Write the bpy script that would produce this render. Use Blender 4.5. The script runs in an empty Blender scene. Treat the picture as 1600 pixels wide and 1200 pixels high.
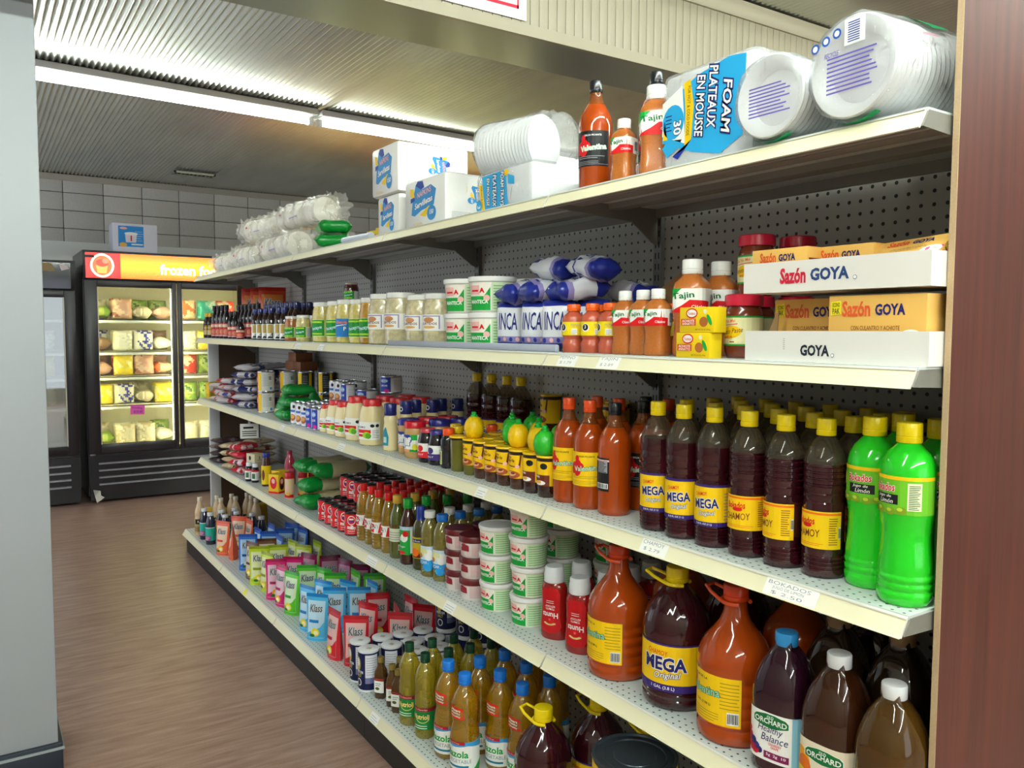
import bpy, bmesh, math, random
from mathutils import Vector, Matrix, Euler
random.seed(7)
S = bpy.context.scene
COL = S.collection
PI = math.pi
def R(a): return math.radians(a)

# ------------------------------------------------------------------ camera
cam = bpy.data.cameras.new('camera')
cam.sensor_width = 36.0
cam.lens = 36.0 * 1270.14 / 1600.0
cam.clip_start = 0.02
camo = bpy.data.objects.new('camera', cam)
COL.objects.link(camo)
_yaw, _pit, _rol = R(56.599), R(-3.754), R(0.229)
_d = Vector((-math.sin(_yaw)*math.cos(_pit), math.cos(_yaw)*math.cos(_pit), math.sin(_pit)))
_r = Vector((math.cos(_yaw), math.sin(_yaw), 0))
_u = _r.cross(_d)
_r2 = _r*math.cos(_rol)+_u*math.sin(_rol)
_u2 = -_r*math.sin(_rol)+_u*math.cos(_rol)
camo.matrix_world = Matrix(((_r2.x, _u2.x, -_d.x, 0.6583), (_r2.y, _u2.y, -_d.y, -1.1394), (_r2.z, _u2.z, -_d.z, 1.3745), (0, 0, 0, 1)))
S.camera = camo

# ------------------------------------------------------------------ world, lights, exposure
w = bpy.data.worlds.new('daylight'); S.world = w
w.use_nodes = True
w.node_tree.nodes['Background'].inputs[0].default_value = (0.86, 0.93, 1.0, 1)
w.node_tree.nodes['Background'].inputs[1].default_value = 1.5
S.view_settings.view_transform = 'Standard'
S.view_settings.look = 'None'
S.view_settings.gamma = 1.0
S.view_settings.exposure = 0.28
S.view_settings.use_curve_mapping = False
# the room is lit by rows of bare fluorescent tubes under the ceiling (built as lamps further down: tube_row)
# and by daylight from the open shop front behind the camera
TUBE_FAR, TUBE_NEAR = 25.0, 165.0

# ------------------------------------------------------------------ materials
_M = {}
def lin(c):
    if isinstance(c, str):
        c = c.lstrip('#'); c = tuple(int(c[i:i+2], 16)/255 for i in (0, 2, 4))
    return tuple(x/12.92 if x <= .04045 else ((x+.055)/1.055)**2.4 for x in c)
def mat(c, rough=.45, metal=0.0, spec=.5, coat=0.0, vary=0.0, bump=0.0, bscale=60, trans=0.0, emis=0.0):
    k = ('p', c, rough, metal, spec, coat, vary, bump, bscale, trans, emis)
    if k in _M: return _M[k]
    m = bpy.data.materials.new('paint_%s_%d' % (c.lstrip('#'), len(_M))); m.use_nodes = True
    nt = m.node_tree; b = nt.nodes['Principled BSDF']
    col = lin(c)+(1,)
    b.inputs['Base Color'].default_value = col
    b.inputs['Roughness'].default_value = rough
    b.inputs['Metallic'].default_value = metal
    b.inputs['Specular IOR Level'].default_value = spec
    b.inputs['Coat Weight'].default_value = coat
    b.inputs['Coat Roughness'].default_value = .06
    b.inputs['Transmission Weight'].default_value = trans
    if emis:
        b.inputs['Emission Color'].default_value = col; b.inputs['Emission Strength'].default_value = emis
    if vary or bump:
        tc = nt.nodes.new('ShaderNodeTexCoord'); n = nt.nodes.new('ShaderNodeTexNoise')
        n.inputs['Scale'].default_value = bscale; n.inputs['Detail'].default_value = 3
        nt.links.new(tc.outputs['Object'], n.inputs['Vector'])
        if vary:
            mx = nt.nodes.new('ShaderNodeMix'); mx.data_type = 'RGBA'
            mx.inputs[6].default_value = tuple(x*(1-vary) for x in col[:3])+(1,)
            mx.inputs[7].default_value = tuple(min(1, x*(1+vary)) for x in col[:3])+(1,)
            nt.links.new(n.outputs['Fac'], mx.inputs[0]); nt.links.new(mx.outputs[2], b.inputs['Base Color'])
        if bump:
            bp = nt.nodes.new('ShaderNodeBump'); bp.inputs['Strength'].default_value = bump; bp.inputs['Distance'].default_value = .004
            nt.links.new(n.outputs['Fac'], bp.inputs['Height']); nt.links.new(bp.outputs[0], b.inputs['Normal'])
    _M[k] = m
    return m
def film(c, alpha, rough=.1, gloss=.25, bump=0.0, bscale=40, base=.035, tint=.35):
    """thin clear or tinted plastic / glass: see-through tint mixed with a glossy coat and a little scattering"""
    k = ('f', c, alpha, rough, gloss, bump, bscale, base, tint)
    if k in _M: return _M[k]
    m = bpy.data.materials.new('film_%s_%d' % (c.lstrip('#'), len(_M))); m.use_nodes = True
    nt = m.node_tree; b = nt.nodes['Principled BSDF']; out = nt.nodes['Material Output']
    b.inputs['Base Color'].default_value = lin(c)+(1,)
    b.inputs['Roughness'].default_value = rough
    b.inputs['Specular IOR Level'].default_value = .5
    t = nt.nodes.new('ShaderNodeBsdfTransparent'); t.inputs[0].default_value = tuple(tint+(1-tint)*x for x in lin(c))+(1,)
    g = nt.nodes.new('ShaderNodeBsdfGlossy'); g.inputs['Roughness'].default_value = rough
    m1 = nt.nodes.new('ShaderNodeMixShader'); m1.inputs[0].default_value = alpha
    nt.links.new(t.outputs[0], m1.inputs[1]); nt.links.new(b.outputs[0], m1.inputs[2])
    fr = nt.nodes.new('ShaderNodeLayerWeight'); fr.inputs[0].default_value = .5
    pw = nt.nodes.new('ShaderNodeMath'); pw.operation = 'POWER'; pw.inputs[1].default_value = 3.5; nt.links.new(fr.outputs['Facing'], pw.inputs[0])
    ma = nt.nodes.new('ShaderNodeMath'); ma.operation = 'MULTIPLY_ADD'; ma.inputs[1].default_value = gloss*1.6; ma.inputs[2].default_value = base; nt.links.new(pw.outputs[0], ma.inputs[0])
    m2 = nt.nodes.new('ShaderNodeMixShader'); nt.links.new(ma.outputs[0], m2.inputs[0])
    nt.links.new(m1.outputs[0], m2.inputs[1]); nt.links.new(g.outputs[0], m2.inputs[2])
    nt.links.new(m2.outputs[0], out.inputs[0])
    if bump:
        tc = nt.nodes.new('ShaderNodeTexCoord'); n = nt.nodes.new('ShaderNodeTexNoise')
        n.inputs['Scale'].default_value = bscale; n.inputs['Detail'].default_value = 4; n.inputs['Distortion'].default_value = 1.5
        bp = nt.nodes.new('ShaderNodeBump'); bp.inputs['Strength'].default_value = bump; bp.inputs['Distance'].default_value = .01
        nt.links.new(tc.outputs['Object'], n.inputs['Vector']); nt.links.new(n.outputs['Fac'], bp.inputs['Height'])
        for s in (b, g): nt.links.new(bp.outputs[0], s.inputs['Normal'])
        nt.links.new(bp.outputs[0], fr.inputs['Normal'])
    _M[k] = m
    return m
def liq(c, rough=.08): return mat(c, rough, spec=.55, coat=.3)
def paper(c): return mat(c, .5, spec=.3)
def glossy(c): return mat(c, .22, spec=.5)
def oil(c, a=.62): return film(c, a*.50, .03, .40, base=.10, tint=.12)
WHITE = '#f2f2ee'; BLACK = '#15151a'

# ------------------------------------------------------------------ mesh gathering
_TX = {}
def textmesh(s, bold, shear, font_w):
    k = (s, bold, shear, font_w)
    if k not in _TX:
        cu = bpy.data.curves.new('t', 'FONT'); cu.body = s; cu.size = 1; cu.resolution_u = 2
        cu.offset = bold; cu.shear = shear; cu.fill_mode = 'FRONT'
        o = bpy.data.objects.new('t', cu)
        me = bpy.data.meshes.new_from_object(o)
        vs = [tuple(v.co) for v in me.vertices]; fs = [tuple(p.vertices) for p in me.polygons]
        bpy.data.objects.remove(o); bpy.data.curves.remove(cu); bpy.data.meshes.remove(me)
        _TX[k] = (vs, fs)
    return _TX[k]
class G:
    def __init__(s): s.v = []; s.f = []; s.fm = []; s.mats = []
    def mi(s, m):
        if m not in s.mats: s.mats.append(m)
        return s.mats.index(m)
    def add(s, vs, fs, m):
        b = len(s.v); s.v.extend(vs)
        if isinstance(m, list):
            for f, mm in zip(fs, m): s.f.append(tuple(b+i for i in f)); s.fm.append(s.mi(mm))
        else:
            i0 = s.mi(m)
            for f in fs: s.f.append(tuple(b+i for i in f)); s.fm.append(i0)
        return s
    def box(s, x0, x1, y0, y1, z0, z1, m, ch=0.0):
        if ch <= 0:
            vs = [(x, y, z) for z in (z0, z1) for x, y in ((x0, y0), (x1, y0), (x1, y1), (x0, y1))]
            return s.add(vs, [(3, 2, 1, 0), (4, 5, 6, 7), (0, 1, 5, 4), (1, 2, 6, 5), (2, 3, 7, 6), (3, 0, 4, 7)], m)
        bm = bmesh.new(); bmesh.ops.create_cube(bm, size=1)
        for v in bm.verts: v.co = ((x0+x1)/2+v.co.x*(x1-x0), (y0+y1)/2+v.co.y*(y1-y0), (z0+z1)/2+v.co.z*(z1-z0))
        bmesh.ops.bevel(bm, geom=bm.edges[:], offset=ch, segments=2, profile=.5, affect='EDGES')
        return s.bm(bm, m)
    def bm(s, bm, m):
        bm.verts.ensure_lookup_table(); bm.verts.index_update()
        s.add([tuple(v.co) for v in bm.verts], [tuple(v.index for v in f.verts) for f in bm.faces], m); bm.free(); return s
    def lathe(s, prof, m, seg=20, sq=None, cx=0, cy=0, flute=None, sx=1, sy=1):
        """prof: (r, z[, material]) from bottom to top; sq = superellipse exponent; flute=(count, depth, z0, z1)"""
        vs = []; n = len(prof)
        for p in prof:
            r, z = p[0], p[1]
            for i in range(seg):
                a = 2*PI*i/seg; k = 1.0
                if sq: k = 1/((abs(math.cos(a))**sq+abs(math.sin(a))**sq)**(1/sq))
                if flute and flute[2] <= z <= flute[3]: k *= 1+flute[1]*math.cos(flute[0]*a)
                vs.append((cx+r*k*math.sin(a)*sx, cy-r*k*math.cos(a)*sy, z))
        fs = []; ms = []; cur = m
        for j in range(n-1):
            if len(prof[j]) > 2: cur = prof[j][2]
            for i in range(seg):
                i2 = (i+1) % seg
                fs.append((j*seg+i, j*seg+i2, (j+1)*seg+i2, (j+1)*seg+i)); ms.append(cur)
        fs.append(tuple(range(seg-1, -1, -1))); ms.append(prof[0][2] if len(prof[0]) > 2 else m)
        fs.append(tuple((n-1)*seg+i for i in range(seg))); ms.append(cur)
        return s.add(vs, fs, ms)
    def tube(s, path, r, m, n=8, closed=False):
        vs = []; L = len(path)
        P = [Vector(p) for p in path]
        for i, p in enumerate(P):
            a = P[i-1] if (i > 0 or closed) else p; b = P[(i+1) % L] if (i < L-1 or closed) else p
            t = (b-a).normalized(); up = Vector((0, 0, 1)) if abs(t.z) < .95 else Vector((1, 0, 0))
            q = t.cross(up).normalized(); w2 = q.cross(t)
            for k in range(n):
                an = 2*PI*k/n; vs.append(tuple(p+q*r*math.cos(an)+w2*r*math.sin(an)))
        fs = []
        for i in range(L if closed else L-1):
            j = (i+1) % L
            for k in range(n):
                k2 = (k+1) % n; fs.append((i*n+k, i*n+k2, j*n+k2, j*n+k))
        if not closed: fs += [tuple(range(n-1, -1, -1)), tuple((L-1)*n+k for k in range(n))]
        return s.add(vs, fs, m)
    def sheet(s, fn, nu, nv, m, flip=False):
        vs = [fn(i/nu, j/nv) for j in range(nv+1) for i in range(nu+1)]
        fs = []; ms = []
        for j in range(nv):
            for i in range(nu):
                a = j*(nu+1)+i; q = (a, a+1, a+nu+2, a+nu+1)
                fs.append(q[::-1] if flip else q)
                ms.append(m((i+.5)/nu, (j+.5)/nv) if callable(m) else m)
        return s.add(vs, fs, ms)
    def mesh(s, name, smooth=True, ang=38, weld=False):
        me = bpy.data.meshes.new(name); me.from_pydata(s.v, [], s.f)
        for m in s.mats: me.materials.append(m)
        for p, i in zip(me.polygons, s.fm): p.material_index = i
        if weld:
            b = bmesh.new(); b.from_mesh(me); bmesh.ops.remove_doubles(b, verts=b.verts, dist=1e-5); b.to_mesh(me); b.free()
        if smooth:
            for p in me.polygons: p.use_smooth = True
            me.set_sharp_from_angle(angle=R(ang))
        me.update()
        return me
class D(G):
    """flat print laid on a surface: fn(u, v, h) -> xyz, u to the right, v up, h off the surface"""
    def __init__(s, fn, du=None, dv=None, h0=.0006, dh=.00025):
        G.__init__(s); s.fn = fn; s.du = du; s.dv = dv; s.h0 = h0; s.dh = dh; s.n = 0
    def _bm(s, bm, m, layer):
        for ax, st in ((0, s.du), (1, s.dv)):
            if not st: continue
            lo = min(v.co[ax] for v in bm.verts); hi = max(v.co[ax] for v in bm.verts)
            k = math.floor(lo/st)+1
            while k*st < hi:
                co = [0, 0, 0]; co[ax] = k*st; no = [0, 0, 0]; no[ax] = 1
                bmesh.ops.bisect_plane(bm, geom=bm.verts[:]+bm.edges[:]+bm.faces[:], plane_co=co, plane_no=no, dist=1e-7); k += 1
        h = s.h0+layer*s.dh
        for v in bm.verts: v.co = s.fn(v.co.x, v.co.y, h)
        return s.bm(bm, m)
    def poly(s, pts, m, layer=0):
        bm = bmesh.new(); bm.faces.new([bm.verts.new((x, y, 0)) for x, y in pts])
        bm.normal_update()
        if bm.faces[:][0].normal.z < 0: bmesh.ops.reverse_faces(bm, faces=bm.faces[:])
        return s._bm(bm, m, layer)
    def rect(s, u0, v0, u1, v1, m, layer=0): return s.poly([(u0, v0), (u1, v0), (u1, v1), (u0, v1)], m, layer)
    def ell(s, cu, cv, ru, rv, m, layer=1, n=18, rot=0):
        c, q = math.cos(rot), math.sin(rot); P = []
        for i in range(n):
            x = ru*math.cos(2*PI*i/n); y = rv*math.sin(2*PI*i/n); P.append((cu+x*c-y*q, cv+x*q+y*c))
        return s.poly(P, m, layer)
    def text(s, t, cu, cv, h, m, layer=2, width=None, bold=.012, shear=0, rot=0, align='c', ref=None):
        vs, fs = textmesh(t, bold, shear, 0)
        if not vs: return s
        x0 = min(v[0] for v in vs); x1 = max(v[0] for v in vs); y0 = min(v[1] for v in vs); y1 = max(v[1] for v in vs)
        ky = h/max(1e-6, (y1-y0)); kx = (width/(x1-x0)) if width else ky
        if ref is not None:   # outline: same letter size as the lettering drawn with weight ref
            rv, _ = textmesh(t, ref, shear, 0); ky = h/(max(v[1] for v in rv)-min(v[1] for v in rv)); kx = (width/(max(v[0] for v in rv)-min(v[0] for v in rv))) if width else ky
        ox = (x0+x1)/2 if align == 'c' else x0
        c, q = math.cos(rot), math.sin(rot)
        bm = bmesh.new(); B = []
        for v in vs:
            x = (v[0]-ox)*kx; y = (v[1]-(y0+y1)/2)*ky; B.append(bm.verts.new((cu+x*c-y*q, cv+x*q+y*c, 0)))
        for f in fs:
            try: bm.faces.new([B[i] for i in f])
            except ValueError: pass
        return s._bm(bm, m, layer)
    def lines(s, u0, u1, v0, v1, n, m, layer=1, fill=.35):
        st = (v1-v0)/n
        for i in range(n):
            e = u1-(u1-u0)*random.choice((0, 0, .1, .25)); s.rect(u0, v0+i*st, e, v0+(i+fill)*st, m, layer)
        return s
    def bars(s, u0, u1, v0, v1, layer=2):
        s.rect(u0, v0, u1, v1, paper('#f4f4f0'), layer); u = u0+.05*(u1-u0)
        while u < u1-.06*(u1-u0):
            k = random.uniform(.02, .06)*(u1-u0); s.rect(u, v0+.1*(v1-v0), u+k, v1-.1*(v1-v0), paper(BLACK), layer+1); u += k+random.uniform(.02, .05)*(u1-u0)
        return s
def prof_r(prof, z):
    for a, b in zip(prof, prof[1:]):
        if a[1] <= z <= b[1] and b[1] > a[1]: return a[0]+(b[0]-a[0])*(z-a[1])/(b[1]-a[1])
    return prof[-1][0]
def wrap(rad, sq=None, sx=1, sy=1, seg=20):
    """label surface around an upright body; rad = number or function of height.  Follows the faceted body."""
    r0 = rad if not callable(rad) else None
    def fn(u, v, h):
        rr = r0 if r0 is not None else rad(v)
        a = u/(r0 or rad(0)); k = 1.0
        if sq: k = 1/((abs(math.cos(a))**sq+abs(math.sin(a))**sq)**(1/sq))
        q = rr*k+h
        return (q*math.sin(a)*sx, -q*math.cos(a)*sy, v)
    return fn
def front(y): return lambda u, v, h: (u, y-h, v)
def right(x): return lambda u, v, h: (x+h, u, v)
def topf(z): return lambda u, v, h: (u, v, z+h)

# ------------------------------------------------------------------ objects
def obj(name, me, parent=None, kind=None):
    o = bpy.data.objects.new(name, me); COL.objects.link(o)
    if parent is not None: o.parent = parent
    if kind: o['kind'] = kind
    return o
def empty(name, loc=(0, 0, 0), rot=(0, 0, 0)):
    o = bpy.data.objects.new(name, None); COL.objects.link(o); o.empty_display_size = .05
    o.location = loc; o.rotation_euler = rot
    return o
def tag(o, label, cat, group=None):
    o['label'] = label; o['category'] = cat
    if group: o['group'] = group
    return o
KIND = {}
def kind(key, name, cat, parts):
    """parts: (part name, mesh[, [(sub-part name, mesh)...]])"""
    KIND[key] = (name, cat, parts)
def place(key, label, loc, rz=0, group=None, rot=None, sc=1.0):
    name, cat, parts = KIND[key]
    rt = rot or (0, 0, R(rz))
    if len(parts) == 1 and len(parts[0]) == 2:
        o = obj(name, parts[0][1]); o.location = loc; o.rotation_euler = rt
    else:
        o = empty(name, loc, rt)
        for p in parts:
            q = obj(p[0], p[1], o)
            for sp in (p[2] if len(p) > 2 else ()): obj(sp[0], sp[1], q)
    o.scale = (sc, sc, sc)
    return tag(o, label, cat, group)
ORD = ['first', 'second', 'third', 'fourth', 'fifth', 'sixth', 'seventh', 'eighth', 'ninth', 'tenth', 'eleventh', 'twelfth']
Z1, Z2, Z3, Z4, Z5 = .1475, .5870, .9549, 1.3239, 1.6949
# ================================================================== the room
def struct(name, me, **kw):
    o = obj(name, me, None, 'structure')
    return o
def nodemat(name, build):
    m = bpy.data.materials.new(name); m.use_nodes = True
    build(m.node_tree, m.node_tree.nodes['Principled BSDF']); return m
def _floor(nt, b):
    tc = nt.nodes.new('ShaderNodeTexCoord'); mp = nt.nodes.new('ShaderNodeMapping')
    mp.inputs['Scale'].default_value = (14, 1.6, 1)
    n = nt.nodes.new('ShaderNodeTexNoise'); n.inputs['Scale'].default_value = 3; n.inputs['Detail'].default_value = 6; n.inputs['Distortion'].default_value = .6
    n2 = nt.nodes.new('ShaderNodeTexNoise'); n2.inputs['Scale'].default_value = 260
    cr = nt.nodes.new('ShaderNodeValToRGB')
    cr.color_ramp.elements[0].position = .3; cr.color_ramp.elements[0].color = lin('#8b6b5e')+(1,)
    cr.color_ramp.elements[1].position = .75; cr.color_ramp.elements[1].color = lin('#b19485')+(1,)
    mx = nt.nodes.new('ShaderNodeMix'); mx.data_type = 'RGBA'; mx.blend_type = 'OVERLAY'; mx.inputs[0].default_value = .25
    nt.links.new(tc.outputs['Object'], mp.inputs[0]); nt.links.new(mp.outputs[0], n.inputs['Vector'])
    nt.links.new(tc.outputs['Object'], n2.inputs['Vector'])
    nt.links.new(n.outputs['Fac'], cr.inputs[0]); nt.links.new(cr.outputs[0], mx.inputs[6]); nt.links.new(n2.outputs['Fac'], mx.inputs[7])
    nt.links.new(mx.outputs[2], b.inputs['Base Color'])
    b.inputs['Roughness'].default_value = .32
M_FLOOR = nodemat('vinyl_floor', _floor)
def _galv(nt, b):
    tc = nt.nodes.new('ShaderNodeTexCoord'); mp = nt.nodes.new('ShaderNodeMapping'); mp.inputs['Scale'].default_value = (.5, 2.5, 1)
    n = nt.nodes.new('ShaderNodeTexNoise'); n.inputs['Scale'].default_value = 3; n.inputs['Detail'].default_value = 3
    cr = nt.nodes.new('ShaderNodeValToRGB')
    cr.color_ramp.elements[0].color = lin('#b4b7b2')+(1,); cr.color_ramp.elements[1].color = lin('#d6d8d0')+(1,)
    nt.links.new(tc.outputs['Object'], mp.inputs[0]); nt.links.new(mp.outputs[0], n.inputs['Vector'])
    nt.links.new(n.outputs['Fac'], cr.inputs[0]); nt.links.new(cr.outputs[0], b.inputs['Base Color'])
    b.inputs['Metallic'].default_value = .85; b.inputs['Roughness'].default_value = .30
M_GALV = nodemat('galvanised_sheet', _galv)
def _wood(nt, b):
    tc = nt.nodes.new('ShaderNodeTexCoord'); mp = nt.nodes.new('ShaderNodeMapping'); mp.inputs['Scale'].default_value = (30, 30, 1.2)
    n = nt.nodes.new('ShaderNodeTexNoise'); n.inputs['Scale'].default_value = 2; n.inputs['Detail'].default_value = 5; n.inputs['Distortion'].default_value = .4
    cr = nt.nodes.new('ShaderNodeValToRGB')
    cr.color_ramp.elements[0].position = .3; cr.color_ramp.elements[0].color = lin('#421c17')+(1,)
    cr.color_ramp.elements[1].position = .7; cr.color_ramp.elements[1].color = lin('#5a2a22')+(1,)
    nt.links.new(tc.outputs['Object'], mp.inputs[0]); nt.links.new(mp.outputs[0], n.inputs['Vector'])
    nt.links.new(n.outputs['Fac'], cr.inputs[0]); nt.links.new(cr.outputs[0], b.inputs['Base Color'])
    b.inputs['Roughness'].default_value = .38
M_WOOD = nodemat('mahogany_veneer', _wood)
def _holes(base, hole, pitch, rad, ax, rough, metal=0.0, ymax=None, sx=1.0):
    """punched sheet: a grid of dark holes (too small to model) in a painted metal sheet"""
    def f(nt, b):
        tc = nt.nodes.new('ShaderNodeTexCoord'); sp = nt.nodes.new('ShaderNodeSeparateXYZ'); nt.links.new(tc.outputs['Object'], sp.inputs[0])
        def math_(op, a, c=None, e=None):
            n = nt.nodes.new('ShaderNodeMath'); n.operation = op
            for i, x in enumerate((a, c, e)):
                if x is None: continue
                if isinstance(x, (int, float)): n.inputs[i].default_value = x
                else: nt.links.new(x, n.inputs[i])
            return n.outputs[0]
        outs = []
        for j, a in enumerate(ax):
            k = sx if j == 0 else 1.0
            q = math_('DIVIDE', sp.outputs[a], pitch*k); q = math_('FRACT', q); q = math_('SUBTRACT', q, .5); q = math_('MULTIPLY', q, pitch*(k**.35)); outs.append(math_('MULTIPLY', q, q))
        d2 = math_('ADD', outs[0], outs[1])
        hit = math_('LESS_THAN', d2, rad*rad)
        if ymax is not None: hit = math_('MULTIPLY', hit, math_('LESS_THAN', sp.outputs[1], ymax))
        mx = nt.nodes.new('ShaderNodeMix'); mx.data_type = 'RGBA'
        mx.inputs[6].default_value = lin(base)+(1,); mx.inputs[7].default_value = lin(hole)+(1,)
        nt.links.new(hit, mx.inputs[0]); nt.links.new(mx.outputs[2], b.inputs['Base Color'])
        b.inputs['Roughness'].default_value = rough; b.inputs['Metallic'].default_value = metal
    return f
M_PEG = nodemat('pegboard_steel', _holes('#a3a09a', '#131313', .0254, .0038, (0, 2), .5))
M_DECK = nodemat('deck_steel', _holes('#c9d0cd', '#20201f', .0165, .0024, (0, 1), .4, ymax=.050, sx=1.15))
M_DECKB = nodemat('base_deck_steel', _holes('#c9d0cd', '#20201f', .0165, .0024, (0, 1), .4, ymax=-.04, sx=1.15))
CREAM = mat('#e9e2c0', .42, vary=.03, bscale=9)
LIP = mat('#d9d6cc', .4)

g = G(); g.box(-8, 4, -3.3, 5.2, -.06, 0, M_FLOOR); struct('floor', g.mesh('floor', False))

# ceiling: corrugated galvanised sheets, ribs along x, lapped at the tube row
PITCH, SW = .0295, .0295*30
ceil_me = {}
def sheet(x0, x1):
    g = G(); n = 30*6; v = []; f = []
    for i in range(n+1):
        y = SW*i/n; z = .006*math.cos(2*PI*y/PITCH)
        for x in (x0, (x0+x1)/2, x1):
            v.append((x, y, z)); v.append((x, y, z+.0012))
    for i in range(n):
        a = i*6; b = a+6
        for k in (0, 2): f += [(a+k, b+k, b+k+2, a+k+2), (a+k+1, a+k+3, b+k+3, b+k+1)]
        f += [(a, a+1, b+1, b), (a+4, b+4, b+5, a+5)]
    return g.add(v, f, M_GALV).mesh('ceiling_sheet', True, 60)
g = G(); g.box(-7.6, 4, -3.3, 5.2, 2.74, 2.80, mat('#4a4a48', .8)); ceil = struct('ceiling', g.mesh('ceiling', False))
for x0, x1, zz in ((-7.42, -4.20, 2.700), (-4.26, -1.70, 2.682), (-1.68, 3.9, 2.700)):
    me = sheet(x0, x1)
    for k in range(10):
        o = obj('ceiling_sheet', me, ceil); o.location = (0, -3.2+k*(SW-.006), zz+(.0018 if k % 2 else 0))

# the dropped beam: narrow beadboard strips on its face, metal soffit
BX, BT = -1.63, .265
soff = mat('#8e938b', .28, metal=.6, vary=.06, bscale=3)
g = G(); g.box(BX-BT, BX-.008, -3.3, 5.2, 2.350, 2.69, soff); beam = struct('trim_1', g.mesh('trim_1', False))
BEAD = mat('#99917c', .5, vary=.02, bscale=5)
g = G(); g.box(-.008, .002, .0006, .0364, 2.385, 2.625, BEAD, .0022); me = g.mesh('strip', True, 30)
for k in range(66):
    o = obj('plank', me, beam); o.location = (BX, -.12+k*.037, 0)
g = G(); g.box(BX-.008, BX+.006, -3.3, 5.2, 2.350, 2.388, BEAD); g.box(BX-.008, BX+.012, -3.3, 5.2, 2.622, 2.69, BEAD)
obj('rail', g.mesh('rail', False), beam)

# far wall: white panel below, grey blocks above
WX = -7.35
wl = G(); wl.box(WX-.2, WX-.012, -3.3, 5.2, 0, 2.75, mat('#6f6d6a', .9)); wall = struct('wall_back', wl.mesh('wall_back', False))
g = G(); g.box(WX-.012, WX+.012, -3.3, 5.2, 0, 2.125, mat('#ecece8', .6)); struct('wall_panel', g.mesh('wall_panel', False))['kind'] = 'structure'
BLK = [mat(c, .85, vary=.12, bump=.5, bscale=70) for c in ('#c6c2bc', '#ccc7c1', '#c0bcb7')]
bme = []
for b_ in BLK:
    g = G(); g.box(-.03, 0, .003, .310, .003, .1495, b_, .003); bme.append(g.mesh('block', True, 30))
for r_ in range(4):
    for k in range(16):
        o = obj('block', bme[(k*5+r_*3) % 3], wall); o.location = (WX, -1.727+k*.313, 2.085+r_*.1525)
g = G(); g.box(WX-.03, WX+.008, -3.3, 5.2, 2.642, 2.695, mat('#aaa396', .7)); struct('trim_2', g.mesh('trim_2', False))
g = G(); g.box(-7.5, 3.9, 4.6, 4.7, 0, 2.75, mat('#b9b4aa', .8)); struct('wall_rear', g.mesh('wall_rear', False))

g = G(); wf = mat('#8d877c', .8); g.box(3.9, 4.0, -3.3, -1.3, 0, 2.75, wf); g.box(3.9, 4.0, 1.5, 5.2, 0, 2.75, wf); g.box(3.9, 4.0, -1.3, 1.5, 2.3, 2.75, wf); g.box(3.9, 4.0, -1.3, 1.5, 0, .25, wf); struct('wall_front', g.mesh('wall_front', False))
g = G(); g.box(-2.15, 4.0, -3.4, -3.3, 0, 2.75, mat('#8d877c', .8)); struct('wall_side_added', g.mesh('wall_side_added', False))  # unseen wall, added to block daylight and deepen contrast on the bottles
# left wall stub with dark base
WM = mat('#9ca0a4', .5, vary=.02, bscale=4)
g = G(); g.box(-2.45, -2.147, -3.3, -.966, 0, 2.69, WM, .004); struct('wall_left', g.mesh('wall_left'))
BB = mat('#1d2430', .35)
g = G()
g.box(-2.462, -2.135, -3.3, -.954, 0, .100, BB, .004); g.box(-2.466, -2.131, -3.3, -.950, .080, .088, mat('#8f9698', .4))
struct('baseboard_left', g.mesh('baseboard_left'))

# fluorescent rows: the far one is in view, the near ones hang above and behind the camera
def tube_row(label, loc, rz, spans, power):
    t = empty('tube_fixture', loc, (0, 0, R(rz))); tag(t, label, 'light fixture')
    wm = mat('#f2f2ee', .4); tm = mat('#f4fff6', .3, emis=power)
    for a, b in spans:
        g = G(); g.box(-.085, .085, a, b, -.014, .02, wm, .004); bt = obj('batten', g.mesh('batten'), t)
        g = G(); g.tube([(0, a+.03, -.045), (0, b-.03, -.045)], .013, tm, 10); obj('tube', g.mesh('tube'), bt)
        for y in (a, b-.03):
            g = G(); g.box(-.016, .016, y, y+.03, -.062, -.022, wm); obj('socket', g.mesh('socket', False), bt)
tube_row('long white fluorescent tube batten under the corrugated ceiling', (-4.10, 0, 2.655), 3.5, ((-2.2, .588), (.612, 2.9), (2.92, 4.4)), TUBE_FAR)
tube_row('fluorescent tube batten hanging above the shelf front', (0.25, 0, 2.655), 0, ((-3.1, -1.2), (-1.18, .8), (.82, 3.0)), TUBE_NEAR)
tube_row('fluorescent tube batten near the shop front', (2.6, 0, 2.655), 0, ((-3.1, -1.2), (-1.18, .8), (.82, 3.0)), TUBE_NEAR)
# ceiling vent
v = empty('ceiling_vent', (-6.62, .44, 2.672)); tag(v, 'small slotted air vent in the corrugated ceiling near the freezers', 'vent')
g = G(); vm = mat('#a7a795', .4, metal=.5)
g.box(-.05, .05, -.155, .155, .004, .010, mat('#191917', .8)); obj('backing', g.mesh('backing', False), v)
g = G(); g.box(-.06, -.045, -.165, .165, -.004, .012, vm); g.box(.045, .06, -.165, .165, -.004, .012, vm); g.box(-.06, .06, -.165, -.15, -.004, .012, vm); g.box(-.06, .06, .15, .165, -.004, .012, vm)
obj('frame', g.mesh('frame', False), v)
g = G(); g.box(-.045, -.005, -.003, .003, -.006, .004, vm); sm = g.mesh('slat', False)
for k in range(9):
    o = obj('slat', sm, v); o.location = (.02, -.13+k*.0325, .004)

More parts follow.
